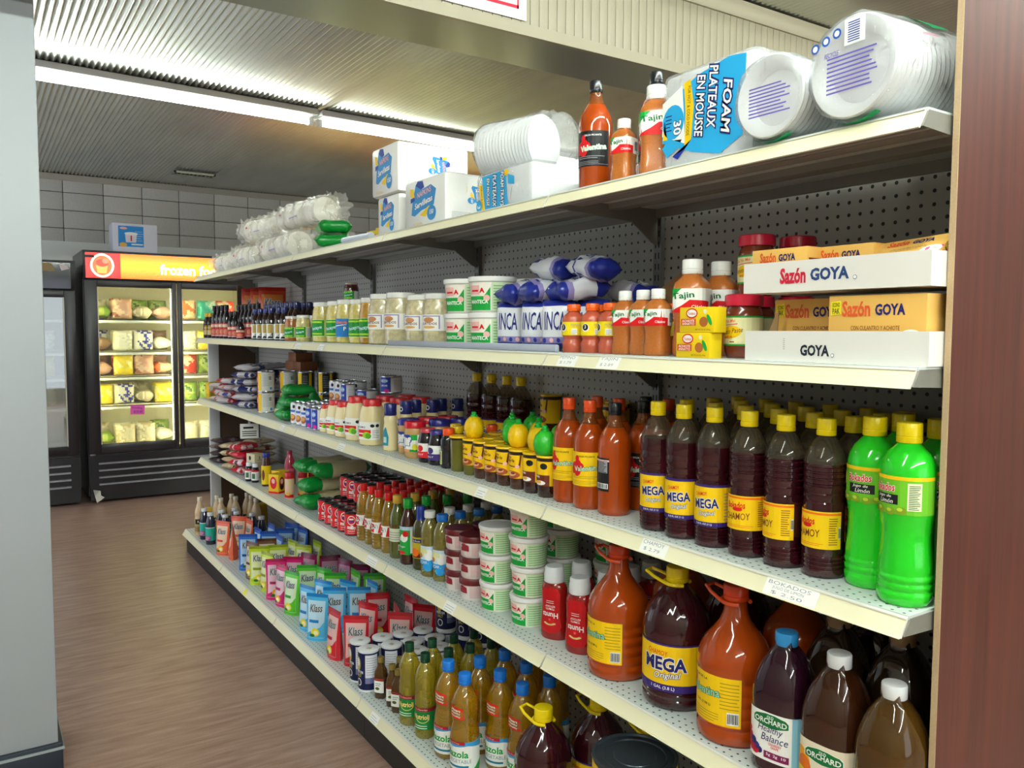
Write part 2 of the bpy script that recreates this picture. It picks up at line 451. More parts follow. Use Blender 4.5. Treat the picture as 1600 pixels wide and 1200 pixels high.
# warning sign on the beam
s = empty('warning_sign', (BX+.008, .93, 2.42)); tag(s, 'white paper notice with red border and lettering on the beam', 'sign')
g = G(); g.box(0, .0015, -.24, .24, .03, .40, paper('#efece6')); obj('sheet', g.mesh('sheet', False), s)
d = D(right(.0015)); rd = paper('#d0203c'); pk = paper('#d8606c')
for a in ((-.21, .062, .21, .073), (-.21, .36, .21, .371), (-.21, .062, -.203, .371), (.203, .062, .21, .371)): d.rect(*a, rd, 1)
d.text('CAMERAS', .03, .142, .045, pk, width=.30, bold=0); d.text('TO THE FULLEST EXTENT OF THE LAW', 0, .096, .018, pk, width=.37, bold=0)
obj('print', d.mesh('print', False), s)
s.location = (BX+.008, .174, 2.365)
# ================================================================== shelving
W = .9144
def xs(k): return (k-5)*W
LEV = {1: Z1, 2: Z2, 3: Z3, 4: Z4, 5: Z5}
LNAME = {1: 'bottom', 2: 'second lowest', 3: 'middle', 4: 'second highest', 5: 'top'}
SNAME = ['at the freezer end', 'second from the freezer end', 'in the middle section', 'second from the wood panel', 'next to the wood panel']
UND = mat('#84807a', .5)
SIDE = mat('#77756c', .45)
f = empty('shelving_frame', (xs(2.5), .37, 0)); tag(f, 'grey punched steel backboard and slotted uprights holding the shelves', 'shelving')
g = G(); g.box(.004, W-.004, 0, .012, .10, 1.69, M_PEG); pm = g.mesh('back_panel', False)
for k in range(5):
    o = obj('back_panel', pm, f); o.location = (xs(k)-xs(2.5), -.008, 0)
g = G(); um = mat('#6d6c69', .4, metal=.3); g.box(-.014, .014, -.022, .03, 0, 1.70, um)
bl = mat('#121212', .8)
for q in range(56):
    for s_ in (-.006, .006): g.box(s_-.0018, s_+.0018, -.0224, -.0218, .08+q*.0285, .096+q*.0285, bl)
me = g.mesh('upright', False)
for k in range(6):
    o = obj('upright', me, f); o.location = (xs(k)-xs(2.5)+(-.014 if k == 5 else .014 if k == 0 else 0), 0, 0)

def shelf_meshes(y0, deckmat):
    zl = -.0307; dy = -.0175
    g = G()   # deck: top sheet, hem, ribbed pan underneath
    g.box(.0015, W-.0015, y0+.002, .346, -.006, 0, deckmat)
    g.box(.0015, W-.0015, y0+.004, y0+.014, -.030, -.006, UND); g.box(.0015, W-.0015, .06, .10, -.020, -.006, UND); g.box(.0015, W-.0015, .18, .22, -.020, -.006, UND); g.box(.0015, W-.0015, .338, .346, -.028, -.006, UND)
    deck = g.mesh('deck', False)
    g = G()   # slanted price channel in front
    v = [(x, y, z) for x in (.003, W-.003) for y, z in ((y0+.004, -.001), (y0, -.0025), (y0+dy, zl), (y0+dy+.004, zl-.001), (y0+.006, -.006))]
    g.add(v, [(0, 1, 6, 5), (1, 2, 7, 6), (2, 3, 8, 7), (3, 4, 9, 8), (4, 0, 5, 9), (0, 4, 3, 2, 1), (5, 6, 7, 8, 9)], [LIP, CREAM, LIP, LIP, LIP, LIP, LIP])
    # thin lips of the channel, top and bottom
    def q(t, o): return (y0+dy*t-.0024*o, -.0025+(zl+.0025)*t-.0006*o)
    for t0, t1 in ((0, .06), (.93, 1.0)):
        P = [q(t0, 0), q(t1, 0), q(t1, 1), q(t0, 1)]
        g.add([(x, y, z) for x in (.003, W-.003) for y, z in P], [(0, 1, 2, 3), (7, 6, 5, 4), (0, 3, 7, 4), (1, 5, 6, 2), (3, 2, 6, 7), (0, 4, 5, 1)], LIP if t0 == 0 else CREAM)
    chan = g.mesh('price_channel', False)
    g = G()   # end bracket: tapering steel blade
    P = [(y0+.004, -.004), (y0+dy+.006, zl+.002), (.10, -.034), (.26, -.044), (.330, -.092), (.346, -.098), (.346, -.004)]
    n = len(P); th = .0025
    v = [(x, y, z) for x in (0, th) for y, z in P]
    g.add(v, [tuple(range(n)), tuple(range(2*n-1, n-1, -1))]+[(i, n+i, n+(i+1) % n, (i+1) % n) for i in range(n)], SIDE)
    return deck, chan, g.mesh('bracket', False)
SM = shelf_meshes(0, M_DECK)
SB = shelf_meshes(-.0984, M_DECKB)
# paper price tags on the channels: (level, section, offset along section, width, text lines)
TAGS = [(4, 2, .03, .055, ()), (4, 2, .30, .06, ()), (4, 4, .055, .07, ('PEPINO', '$ 1.79')), (4, 4, .20, .07, ('TAJIN', '$ 2.89')), (3, 2, .50, .06, ()), (3, 3, .60, .05, ()), (3, 4, .345, .075, ('CHAMOY', '$ 2.79')),
        (3, 4, .66, .105, ('BOKADOS', 'JUGO DE LIMON', '$ 2.50')), (2, 2, .76, .085, ()), (2, 3, .42, .06, ()), (1, 3, .10, .06, ()), (1, 1, .44, .035, ()), (3, 1, .72, .05, ())]
TM = paper('#f4f3ee'); INK = paper('#8a8c94'); YEL = paper('#f3ee3a')
def chanfn(y0):
    L = math.hypot(.0175, .0282)
    return lambda u, v, h: (u, y0-.0175*(1-v/L)-h*.85, -.0307+.0282*v/L-h*.5)
for lv in (1, 2, 3, 4, 5):
    deck, chan, brk = SB if lv == 1 else SM
    y0 = -.0984 if lv == 1 else 0
    for k in range(5):
        o = empty('metal_shelf', (xs(k), 0, LEV[lv])); tag(o, 'cream steel shelf on the %s level, %s' % (LNAME[lv], SNAME[k]), 'shelf', 'gondola shelves')
        dk = obj('deck', deck, o); ch = obj('price_channel', chan, o)
        if lv > 1:
            b1 = obj('bracket', brk, o); b1.location.x = .0; b2 = obj('bracket', brk, o); b2.location.x = W-.0025
        else:
            g = G(); g.box(.001, W-.001, -.088, -.080, -Z1+.001, -.03, mat('#16191a', .45, vary=.3, bscale=8)); obj('kick_plate', g.mesh('kick_plate', False), o)
        for (a, b, off, wd, tx) in TAGS:
            if (a, b) != (lv, k): continue
            d_ = D(chanfn(y0), h0=.0026)
            ym = YEL if wd < .04 else TM
            d_.rect(off, .001, off+wd, .0315, ym, 0)
            if len(tx):
                for i, s_ in enumerate(tx): d_.text(s_, off+wd*.45, .026-i*(.022/max(1, len(tx)-.4)), .0065 if len(tx) > 2 else .008, INK, 1, width=wd*(.8 if i == 0 else .6), bold=-.005)
            elif wd > .04: d_.lines(off+.006, off+wd-.006, .006, .027, 3, INK, 1, .16)
            obj('price_tag', d_.mesh('price_tag', False), ch)
# end panels
o = empty('wood_side_board', (.008, .06, 0)); tag(o, 'tall dark mahogany end panel with raw chipboard edge', 'panel')
g = G(); g.box(.0005, .0055, .0012, .47, 0, 2.12, M_WOOD); obj('veneer_face', g.mesh('veneer_face', False), o)
g = G(); g.box(-.004, .0055, 0, .0012, 0, 2.12, mat('#b59b78', .7, vary=.15, bscale=300)); g.box(-.004, .0005, .0012, .47, 0, 2.12, mat('#6b5a48', .7)); obj('core_board', g.mesh('core_board', False), o)
o = empty('end_board', (-4.612, 0, 0)); tag(o, 'brown end board with white front edge beside the freezers', 'panel')
g = G(); g.box(.0, .014, .127, .37, 0.02, 1.30, mat('#4f3a28', .6, vary=.15, bscale=6)); g.box(.0, .014, .25, .37, 1.30, 1.66, mat('#4f3a28', .6, vary=.15, bscale=6)); obj('board', g.mesh('board', False), o)
g = G(); g.box(-.004, .02, .065, .127, 0.02, 1.302, mat('#d9dadc', .4), .002); obj('edge_strip', g.mesh('edge_strip'), o)
g = G(); g.box(-4.590, -4.574, -.088, .35, .003, .116, mat('#3b3c3b', .4)); oo = obj('base_end_plate', g.mesh('base_end_plate', False)); tag(oo, 'dark steel end plate closing the shelf base', 'panel')

# ================================================================== freezers
FX = -6.44
BLKM = mat('#17141a', .28); BLKF = mat('#211a20', .35); INT = mat('#e9e4c8', .5)
def louvers(o, y0, y1, z0, n, pitch):
    for i in range(n):
        g = G(); g.box(-.006, .018, y0, y1, 0, .012, mat('#9a9aa2', .3, metal=.4)); q = obj('grille_slat', g.mesh('grille_slat', False), o); q.location = (FX+.008, 0, z0+i*pitch)
def freezer(name, label, y0, y1, top, doors, lit, hdr):
    o = empty(name, (0, 0, 0)); tag(o, label, 'freezer')
    B = FX-.74
    g = G(); t = .05
    zb, zt = .40, top-.235
    g.box(B, FX-.045, y0, y1, 0.05, zb, BLKM); g.box(B, FX-.045, y0, y1, zt, top, BLKM)
    g.box(B, FX-.045, y0, y0+t, zb, zt, BLKM); g.box(B, FX-.045, y1-t, y1, zb, zt, BLKM)
    g.box(B, B+t, y0+t, y1-t, zb, zt, INT)
    g.box(B+t, FX-.05, y0+t, y0+t+.004, zb, zt, INT); g.box(B+t, FX-.05, y1-t-.004, y1-t, zb, zt, INT); g.box(B+t, FX-.05, y0+t, y1-t, zt-.004, zt, INT); g.box(B+t, FX-.05, y0+t, y1-t, zb, zb+.02, INT)
    obj('cabinet', g.mesh('cabinet', False), o)
    g = G(); g.box(FX-.045, FX-.01, y0+.01, y1-.01, .02, .135, BLKM); obj('kick_plate', g.mesh('kick_plate', False), o)
    g = G(); g.box(FX-.045, FX, y0, y1, .135, .375, BLKM); obj('grille_panel', g.mesh('grille_panel', False), o)
    louvers(o, y0+.07, y1-.07, .145, 4, .055)
    dw = (y1-y0)/doors
    for k in range(doors):
        a = y0+k*dw+.004; b = y0+(k+1)*dw-.004; fw = .078 if doors > 1 else .085
        df = empty('door', (0, 0, 0)); df.parent = o
        g = G()
        l = fw+(.012 if k == 0 else -.045); r_ = fw-.045 if (doors > 1 and k == 0) else fw
        if doors == 1: l = r_ = .075
        zb2, zt2 = .395, zt+.005
        g.box(FX-.04, FX, a, a+l, zb2, zt2, BLKF, .004); g.box(FX-.04, FX, b-r_, b, zb2, zt2, BLKF, .004)
        g.box(FX-.04, FX, a+l, b-r_, zb2, zb2+.07, BLKF, .004); g.box(FX-.04, FX, a+l, b-r_, zt2-.05, zt2, BLKF, .004)
        obj('door_frame', g.mesh('door_frame'), df)
        g = G(); g.box(FX-.026, FX-.022, a+l, b-r_, zb2+.07, zt2-.05, film('#f4fbfa', .02 if lit else .06, .02, .3, base=.04 if lit else .22)); obj('glass_pane', g.mesh('glass_pane', False), df)
        g = G(); e = mat('#c9c4ae', .5)
        for q in ((a+l, a+l+.007, zb2+.07, zt2-.05), (b-r_-.007, b-r_, zb2+.07, zt2-.05)): g.box(FX-.021, FX-.003, q[0], q[1], q[2], q[3], e)
        obj('gasket', g.mesh('gasket', False), df)
        # wire shelves
        for i in range(4):
            z = SH[i]; g = G(); wm_ = mat('#eceadb', .4)
            g.box(FX-.135, FX-.125, a+.02, b-.02, z-.028, z, wm_); g.box(B+t, FX-.125, a+.02, b-.02, z-.008, z, wm_)
            obj('wire_shelf', g.mesh('wire_shelf', False), o)
    if lit:
        g = G(); em = mat('#fff3bc', .4, emis=22)
        for y in (y0+t+.02, (y0+y1)/2-.03, (y0+y1)/2+.03, y1-t-.02): g.box(FX-.075, FX-.06, y-.008, y+.008, zb+.05, zt-.05, em)
        obj('light_strip', g.mesh('light_strip', False), o)
    h = empty('header', (0, 0, 0)); h.parent = o
    g = G(); g.box(FX-.045, FX+.004, y0, y1, zt+.012, top, BLKM, .004); obj('header_box', g.mesh('header_box'), h)
    hdr(h, y0, y1, zt+.022, top-.018)
    g = G(); mtl = mat('#8a8a90', .3, metal=.8); g.box(FX-.002, FX+.012, y0+.01, y0+.05, .378, .392, mtl, .003); obj('hinge', g.mesh('hinge'), o)
    return o
SH = (1.453, 1.194, .992, .757)
def _hdrmat(nt, b):
    tc = nt.nodes.new('ShaderNodeTexCoord'); sp = nt.nodes.new('ShaderNodeSeparateXYZ'); nt.links.new(tc.outputs['Object'], sp.inputs[0])
    mr = nt.nodes.new('ShaderNodeMapRange'); mr.inputs[1].default_value = 1.775; mr.inputs[2].default_value = 1.965
    nt.links.new(sp.outputs[2], mr.inputs[0]); cr = nt.nodes.new('ShaderNodeValToRGB')
    e = cr.color_ramp.elements; e[0].position = 0; e[0].color = lin('#f57800')+(1,); e[1].position = 1; e[1].color = lin('#f07800')+(1,)
    e2 = cr.color_ramp.elements.new(.55); e2.color = lin('#ffc800')+(1,)
    nt.links.new(mr.outputs[0], cr.inputs[0]); nt.links.new(cr.outputs[0], b.inputs['Base Color']); nt.links.new(cr.outputs[0], b.inputs['Emission Color'])
    b.inputs['Emission Strength'].default_value = 1.1; b.inputs['Roughness'].default_value = .2
M_HDR = nodemat('backlit_orange_print', _hdrmat)
def hdr_lit(h, y0, y1, z0, z1):
    d = D(right(FX+.004)); red = mat('#e8140e', .2, emis=.9); cm = (z0+z1)/2
    d.rect(y0+.018, z0, y0+.265, z1, red, 0); d.rect(y0+.265, z0, y1-.018, z1, M_HDR, 0)
    d.ell(y0+.135, cm, .085, .093, mat('#f9e6cc', .2, emis=.9), 1, 28); d.ell(y0+.135, cm, .068, .076, mat('#e86a2c', .2, emis=.8), 2, 24)
    d.poly([(y0+.10, cm-.06), (y0+.165, cm-.06), (y0+.175, cm), (y0+.09, cm)], mat('#f7b24a', .2, emis=.9), 3); d.ell(y0+.135, cm+.02, .045, .03, mat('#d8401c', .2, emis=.7), 4); d.ell(y0+.16, cm+.035, .025, .02, mat('#ef8a5a', .2, emis=.7), 5)
    d.rect(y0+.015, cm+.058, y0+.08, cm+.078, mat('#3a2420', .5), 6)
    wt = mat('#fffbe6', .2, emis=1.6)
    d.text('frozen foods', y0+.555, cm-.012, .085, wt, 2, width=.54, bold=.03, align='l')
    obj('sign_face', d.mesh('sign_face', False), h)
def hdr_dark(h, y0, y1, z0, z1):
    d = D(right(FX+.004)); d.rect(y0+.03, z0, y1-.03, z1, mat('#1c2130', .06, spec=.8), 0)
    d.poly([(y1-.34, z1-.004), (y1-.16, z1-.004), (y1-.13, z1-.065), (y1-.34, z1-.065)], mat('#8a7146', .5), 1)  # reflections in the dark header, painted on as tan and pale patches
    d.poly([(y1-.11, z1-.004), (y1-.05, z1-.02), (y1-.04, z1-.045), (y1-.09, z1-.06)], mat('#c9bcbb', .5), 1)  # second painted reflection, the pale one
    obj('sign_face', d.mesh('sign_face', False), h)
freezer('display_freezer', 'two-door black freezer with lit orange frozen food header', -.43, .93, 1.985, 2, True, hdr_lit)
freezer('display_freezer', 'unlit black freezer with one glass door at the left wall', -1.20, -.485, 1.895, 1, False, hdr_dark)
freezer('display_freezer', 'second lit two-door freezer farther along the wall behind the shelving', .96, 2.32, 1.985, 2, True, hdr_lit)
freezer('display_freezer', 'third lit two-door freezer at the far corner behind the shelving', 2.36, 3.72, 1.985, 2, True, hdr_lit)
# ================================================================== product kinds
def rib(z0, z1, n, r, dp):
    L = []; st = (z1-z0)/n
    for i in range(n): L += [(r, z0+st*(i+.15)), (r, z0+st*(i+.6)), (r-dp, z0+st*(i+.75)), (r-dp, z0+st*(i+.95))]
    return L
def lathe_me(name, prof, m, seg=20, **k): return G().lathe(prof, m, seg, **k).mesh(name)
def cap_me(r, z0, z1, c, name='cap', seg=18, band=True, knurl=0):
    p = [(r*.97, z0), (r, z0+.001)]
    if band: p += [(r, z0+(z1-z0)*.28), (r*.955, z0+(z1-z0)*.30), (r*.955, z0+(z1-z0)*.33), (r*.99, z0+(z1-z0)*.35)]
    p += [(r*.985, z1-.0025), (r*.93, z1-.0006), (r*.80, z1)]
    return lathe_me(name, p, glossy(c) if isinstance(c, str) else c, seg)
def bottle(key, name, cat, prof, m, caps=(), labs=(), seg=20, body='body', **k):
    kind(key, name, cat, [(body, lathe_me(body, prof, m, seg, **k))]+list(caps)+list(labs))
CLEAR = film('#b9a98c', .08, .05, .28)
YLAB = paper('#f6c90c'); RED = paper('#d8161c'); NAVY = paper('#1c1c62'); WHT = paper('#f3f3ef'); BLK = paper('#17171a'); GRN = paper('#12a03c'); DGRN = paper('#0f6a34'); PUR = paper('#33206e'); SKY = paper('#2a9be0'); CRM = paper('#efe6c4'); ORG = paper('#f2701c'); MAG = paper('#e0158a'); GREY = paper('#9a9aa0'); BRN = paper('#6b2c1c'); LIME = paper('#a8d62c'); PINK = paper('#f0b8b4')

# --- chamoy one litre, purple-banded
CH = liq('#300a12')
def chamoy(key, name, lab, rr):
    p = [(.029, 0, CH), (.034, .003), (.036, .010)]+rib(.012, .040, 4, .036, .0014)+[(.0355, .042), (.0355, .118)]+rib(.120, .150, 2, .0355, .0018)+rr+[(.036, .196, CLEAR), (.0345, .205), (.029, .219), (.020, .234), (.0145, .240), (.0140, .250)]
    bottle(key, name, 'bottle', p, CH, [('cap', cap_me(.0165, .243, .272, '#f2d40c'))], [('label', lab)], 24)
d = D(wrap(.0355), .009)
d.rect(-.052, .042, .060, .122, YLAB); d.rect(-.052, .042, .060, .051, PUR, 1); d.rect(-.052, .119, .060, .124, PUR, 1)
d.text('CHAMOY', -.006, .1055, .0075, RED, 2, width=.026, rot=.08); d.text('MEGA', .004, .087, .019, WHT, 2, width=.050, bold=.075, ref=.03, rot=.06); d.text('MEGA', .004, .087, .019, NAVY, 3, width=.050, bold=.03, rot=.06)
d.text('Original', .006, .067, .011, NAVY, 2, width=.034, bold=.06, ref=.01, shear=.3, rot=.10); d.text('Original', .006, .067, .011, WHT, 3, width=.034, bold=.01, shear=.3, rot=.10)
d.text('33.8 FL OZ (1 L)', 0, .0465, .0045, WHT, 2, width=.034); d.lines(.040, .058, .056, .112, 9, GREY, 1, .3)
chamoy('chamoy_purple', 'chamoy_bottle', d.mesh('label', False), [(.036, .153), (.036, .165), (.0350, .168), (.0350, .171), (.036, .174)])
d = D(wrap(.0355), .009)
d.rect(-.055, .052, .062, .116, YLAB); d.lines(-.055, .062, .110, .1145, 1, ORG, 1, .8)
d.text('Bokados', -.002, .098, .0125, RED, 2, width=.038, bold=.02, shear=.12, rot=.05); d.ell(.002, .0905, .010, .0035, RED, 1)
d.text('CHAMOY', .000, .077, .0130, BRN, 2, width=.052, bold=.004, shear=.1, rot=.06); d.lines(-.03, .032, .057, .063, 2, ORG, 1, .3); d.lines(.040, .055, .060, .108, 12, BRN, 1, .3); d.bars(.0565, .0615, .070, .090)
chamoy('chamoy_yellow', 'chamoy_bottle', d.mesh('label', False), rib(.151, .194, 4, .036, .0017))
# --- lime juice
LJ = mat('#22c322', .10, spec=.55, coat=.3)
d = D(wrap(lambda v: .0405 if v > .16 else .0405), .010)
LG = paper('#6bbb26')
d.rect(-.065, .143, .075, .198, LG); d.rect(-.065, .1955, .075, .201, YLAB, 1); d.text('Bokados', -.008, .183, .012, WHT, 2, width=.040, bold=.07, ref=.02, shear=.12, rot=.04); d.text('Bokados', -.008, .183, .012, RED, 3, width=.040, bold=.02, shear=.12, rot=.04)
d.rect(-.026, .158, .017, .173, BLK, 2); d.text('Jugo de', -.006, .1695, .0055, WHT, 3, width=.026, shear=.2); d.text('Limón', -.002, .1625, .0065, WHT, 3, width=.024, shear=.2)
for a, b, q in ((-.045, .150, .009), (-.030, .147, .008), (-.012, .148, .008), (.006, .147, .008), (.022, .149, .008)): d.ell(a, b, q, q*.75, paper('#7d9a1e'), 2); d.ell(a-.002, b+.002, q*.5, q*.35, paper('#b9cf3c'), 3)
d.ell(-.047, .178, .010, .011, paper('#d8e23a'), 2); d.rect(.030, .150, .050, .192, CRM, 2); d.lines(.032, .048, .152, .190, 14, DGRN, 3, .4)
bottle('lime', 'lime_juice_bottle', 'bottle', [(.034, 0, LJ), (.039, .004), (.041, .012)]+rib(.014, .05, 3, .041, .0013)+[(.040, .06), (.0375, .085), (.0365, .105), (.0372, .120), (.0395, .136), (.0405, .142), (.0405, .200), (.0405, .206), (.038, .220), (.031, .234), (.021, .244), (.016, .249), (.0155, .255)], LJ,
       [('cap', cap_me(.0190, .250, .281, '#f4d606'))], [('label', d.mesh('label', False))], 26, flute=(8, .012, 0, .013))
# --- red hot sauce
HS = liq('#a03d08'); HSC = film('#a85a20', .45, .05, .28)
def hotsauce(key, dark):
    p = [(.034, 0, HS), (.038, .004), (.039, .012), (.039, .150), (.0385, .160), (.036, .174), (.030, .188), (.022, .200, HSC), (.0165, .210), (.0140, .222), (.0138, .234)]
    d = D(wrap(.039), .0095)
    base = BLK if dark else YLAB
    if dark == 2:   # back label of the black version
        d.rect(-.052, .056, .012, .132, BLK); d.rect(-.052, .124, .012, .128, PINK, 1); d.rect(-.020, .098, .008, .126, GREY, 1)
        d.lines(-.018, .006, .099, .125, 8, BLK, 2, .4); d.bars(-.026, .010, .062, .074); d.lines(-.050, -.028, .060, .118, 12, GREY, 1, .3)
    else:
        d.rect(-.052, .056, .052, .136, base); d.lines(-.05, .05, .060, .070, 3, GREY if dark else paper('#b58a12'), 1, .25)
        for a, b, q in ((-.020, .100, .012), (-.010, .108, .010), (-.026, .092, .009), (-.012, .090, .011), (-.002, .102, .009)): d.ell(a, b, q, q, RED, 1, 14)
        d.ell(-.012, .120, .006, .008, RED, 1); d.text('Valentina', .012, .0985, .0125, BLK if not dark else WHT, 2, width=.064, bold=.055, ref=.02, rot=.08); d.text('Valentina', .012, .0985, .0125, paper('#bfe8c6'), 3, width=.064, bold=.02, rot=.08)
        d.text('SALSA PICANTE', .012, .126, .004, WHT if dark else BLK, 2, width=.04); d.lines(-.028, .040, .074, .082, 2, GREY if dark else paper('#b58a12'), 1, .3)
    cp = '#1b1d20' if dark else '#f0531c'
    bottle(key, 'hot_sauce_bottle', 'bottle', p, HS, [('cap', cap_me(.0155, .228, .256, cp))], [('label', d.mesh('label', False))], 26)
hotsauce('sauce_y', 0); hotsauce('sauce_k', 1); hotsauce('sauce_b', 2)
# --- gallon hot sauce
def loop(z, r, out, c, thick=.0042):
    g = G(); P = []
    for i in range(14): a = R(40+i*280/13); P.append((r*math.cos(a), r*math.sin(a), z))
    g.tube(P, thick, glossy(c), 8)
    A = P[3]; g.tube([(-r*.6, -r*.85, z), (-out*.7, -.020, z+.010), (-out, -.012, z+.017), (-out, .012, z+.017), (-out*.7, .020, z+.010), (-r*.6, r*.85, z)], thick*.85, glossy(c), 8)
    return g.mesh('handle')
GV = [(.062, 0), (.068, .004), (.0705, .012)]+rib(.014, .125, 5, .0705, .0022)+[(.070, .128), (.0715, .140), (.071, .155), (.066, .175), (.056, .193), (.042, .210), (.030, .226), (.0235, .244), (.021, .262), (.0205, .275)]
d = D(wrap(.0707), .014)
d.rect(-.085, .040, .062, .135, YLAB); d.rect(-.085, .040, .062, .0415, ORG, 1)
for a, b, q in ((-.062, .105, .010), (-.052, .112, .009), (-.066, .097, .008), (-.050, .095, .009)): d.ell(a, b, q, q, RED, 1, 12)
d.text('Valentina', -.018, .1008, .0165, BLK, 2, width=.080, bold=.055, ref=.02, rot=.07); d.text('Valentina', -.018, .1008, .0165, paper('#8fd8b0'), 3, width=.080, bold=.02, rot=.07)
d.text('SALSA DE LA', -.028, .124, .005, BLK, 2, width=.045); d.lines(.022, .058, .075, .130, 8, paper('#a88a20'), 1, .25); d.text('1 GAL (3.78 L)', -.02, .075, .006, BLK, 2, width=.045); d.lines(-.075, .02, .046, .066, 4, paper('#a88a20'), 1, .25); d.bars(.036, .058, .046, .070)
bottle('gallon_red', 'hot_sauce_jug', 'jug', GV, HS, [('cap', cap_me(.0245, .268, .298, '#d8421a')), ('handle', loop(.264, .027, .064, '#e0501c'))], [('label', d.mesh('label', False))], 32)
# --- gallon chamoy
d = D(wrap(.0712), .014)
d.rect(-.095, .042, .095, .142, YLAB); d.rect(-.095, .042, .095, .058, PUR, 1); d.rect(-.095, .139, .095, .143, PUR, 1)
d.text('CHAMOY', -.012, .124, .0105, RED, 2, width=.046, bold=.0, rot=-.05); d.text('MEGA', .004, .101, .029, WHT, 2, width=.094, bold=.08, ref=.035); d.text('MEGA', .004, .101, .029, NAVY, 3, width=.094, bold=.035)
d.text('Original', .010, .076, .017, NAVY, 2, width=.058, bold=.065, ref=.015, shear=.3, rot=.08); d.text('Original', .010, .076, .017, WHT, 3, width=.058, bold=.015, shear=.3, rot=.08); d.text('1 GAL (3.8 L)', .0, .050, .0085, WHT, 2, width=.052)
GMp = [(.058, 0), (.066, .004), (.0705, .012)]+rib(.014, .040, 2, .0705, .002)+[(.071, .042), (.071, .145), (.0715, .150), (.071, .165), (.0675, .185), (.060, .205), (.048, .223), (.034, .238), (.024, .250), (.0215, .258), (.021, .264)]
bottle('gallon_chamoy', 'chamoy_jug', 'jug', GMp, CH, [('cap', cap_me(.0240, .258, .290, '#f2d40c')), ('handle', loop(.255, .027, .066, '#f2d40c'))], [('label', d.mesh('label', False))], 48, flute=(16, .018, .15, .235))
# --- juice bottles
def juice(key, body, cap, lab):
    p = [(.050, 0), (.055, .004), (.057, .012), (.057, .135), (.0575, .150), (.0560, .170), (.050, .195), (.040, .220), (.028, .240), (.0205, .250), (.0195, .262)]
    bottle(key, 'juice_bottle', 'bottle', p, body, [('cap', cap_me(.0225, .252, .278, cap, band=False))], [('label', lab)], 36, sq=3.2)
def shield(d, cu, cv, k):
    P = [(-1, .15), (-.85, .42), (-.3, .62), (.3, .62), (.85, .42), (1, .15), (1, -.35), (.4, -.62), (0, -.7), (-.4, -.62), (-1, -.35)]
    d.poly([(cu+a*k, cv+b*k*.62) for a, b in P], WHT, 1); d.poly([(cu+a*k*.95, cv+b*k*.58) for a, b in P], DGRN, 2)
    d.text('OLD', cu, cv+k*.20, k*.16, WHT, 3, width=k*.38, bold=.02); d.text('ORCHARD', cu, cv-.03*k, k*.30, WHT, 3, width=k*1.75, bold=.02)
d = D(wrap(.0573, 3.2), .007)
d.rect(-.075, .030, .065, .128, WHT); d.rect(.040, .030, .065, .128, paper('#8cc4dc'), 1); shield(d, .0, .112, .036)
d.text('Healthy', .0, .093, .017, NAVY, 3, width=.050, bold=0, shear=.25); d.text('Balance', .008, .078, .015, NAVY, 3, width=.052, bold=0, shear=.25); d.text('CRANBERRY', .010, .066, .005, RED, 3, width=.026); d.text('GRAPE', .010, .060, .005, RED, 3, width=.016)
for a, b, q, c in ((-.045, .070, .008, '#b01830'), (-.036, .062, .008, '#2c2c6c'), (-.048, .056, .008, '#c02038'), (-.038, .048, .009, '#b81830'), (-.028, .054, .007, '#343478'), (-.046, .082, .006, '#c03040'), (-.030, .044, .008, '#c01c30'), (-.022, .047, .007, '#2a2a66')): d.ell(a, b, q, q, paper(c), 2, 12)
d.rect(-.012, .036, .036, .050, paper('#7a1850'), 2); d.text('5g  2g  10', .012, .044, .007, WHT, 3, width=.038)
juice('juice_purple', film('#2a0c1c', .86, .05, .3), '#2f93d6', d.mesh('label', False))
d = D(wrap(.0573, 3.2), .007)
d.rect(-.075, .020, .065, .118, paper('#e9dcc2')); shield(d, .006, .096, .036); d.ell(-.040, .070, .022, .030, paper('#e8a018'), 1); d.ell(-.032, .062, .016, .024, paper('#d86a18'), 2); d.ell(-.040, .046, .018, .016, paper('#d8d028'), 3)
d.rect(-.020, .024, .065, .060, paper('#d8693a'), 1); d.text('APPLE', .022, .050, .012, WHT, 2, width=.046, bold=.02)
juice('juice_amber', film('#3a1c0c', .8, .05, .3), '#dedfe0', d.mesh('label', False))
d = D(wrap(.0573, 3.2), .007)
d.rect(-.075, .020, .065, .075, paper('#5cae2c'))
juice('juice_gold', film('#5a3c12', .6, .05, .3), '#dedfe0', d.mesh('label', False))
juice('juice_tan', film('#2a1c10', .85, .05, .3), '#a3825e', D(wrap(.0573, 3.2), .007).rect(-.07, .02, .06, .11, CRM).mesh('label', False))
# --- ketchup (stands on its base, print upside down)
KR = liq('#8e1712')
kp = [(.033, 0), (.0365, .004), (.038, .014), (.038, .035), (.0355, .060), (.0345, .085), (.0355, .115), (.0355, .132), (.030, .145), (.023, .150)]
d = D(wrap(lambda v: prof_r(kp, v), None, 1, .66), .008, .008)
P = [(-.030, .036), (-.022, .022), (0, .017), (.022, .022), (.030, .036), (.026, .060), (.025, .085), (.027, .120), (.018, .134), (-.018, .134), (-.027, .120), (-.025, .085), (-.026, .060)]
d.poly(P, paper('#c01018'), 0)
d.text("Hunts", .0, .064, .014, WHT, 2, width=.042, bold=.02, rot=PI); d.text('TOMATO', 0, .080, .005, WHT, 2, width=.024, rot=PI); d.text('KETCHUP', 0, .087, .005, WHT, 2, width=.026, rot=PI); d.rect(-.010, .095, .010, .0962, WHT, 2); d.rect(-.010, .100, .010, .1012, WHT, 2)
for i in range(7):
    a = -.6+i*.2; d.ell(.020*math.sin(a), .054-.018*math.cos(a)+.004, .0042, .0022, paper('#d9c57a'), 2, 8)
d.ell(0, .053, .003, .003, paper('#e05a5a'), 2)
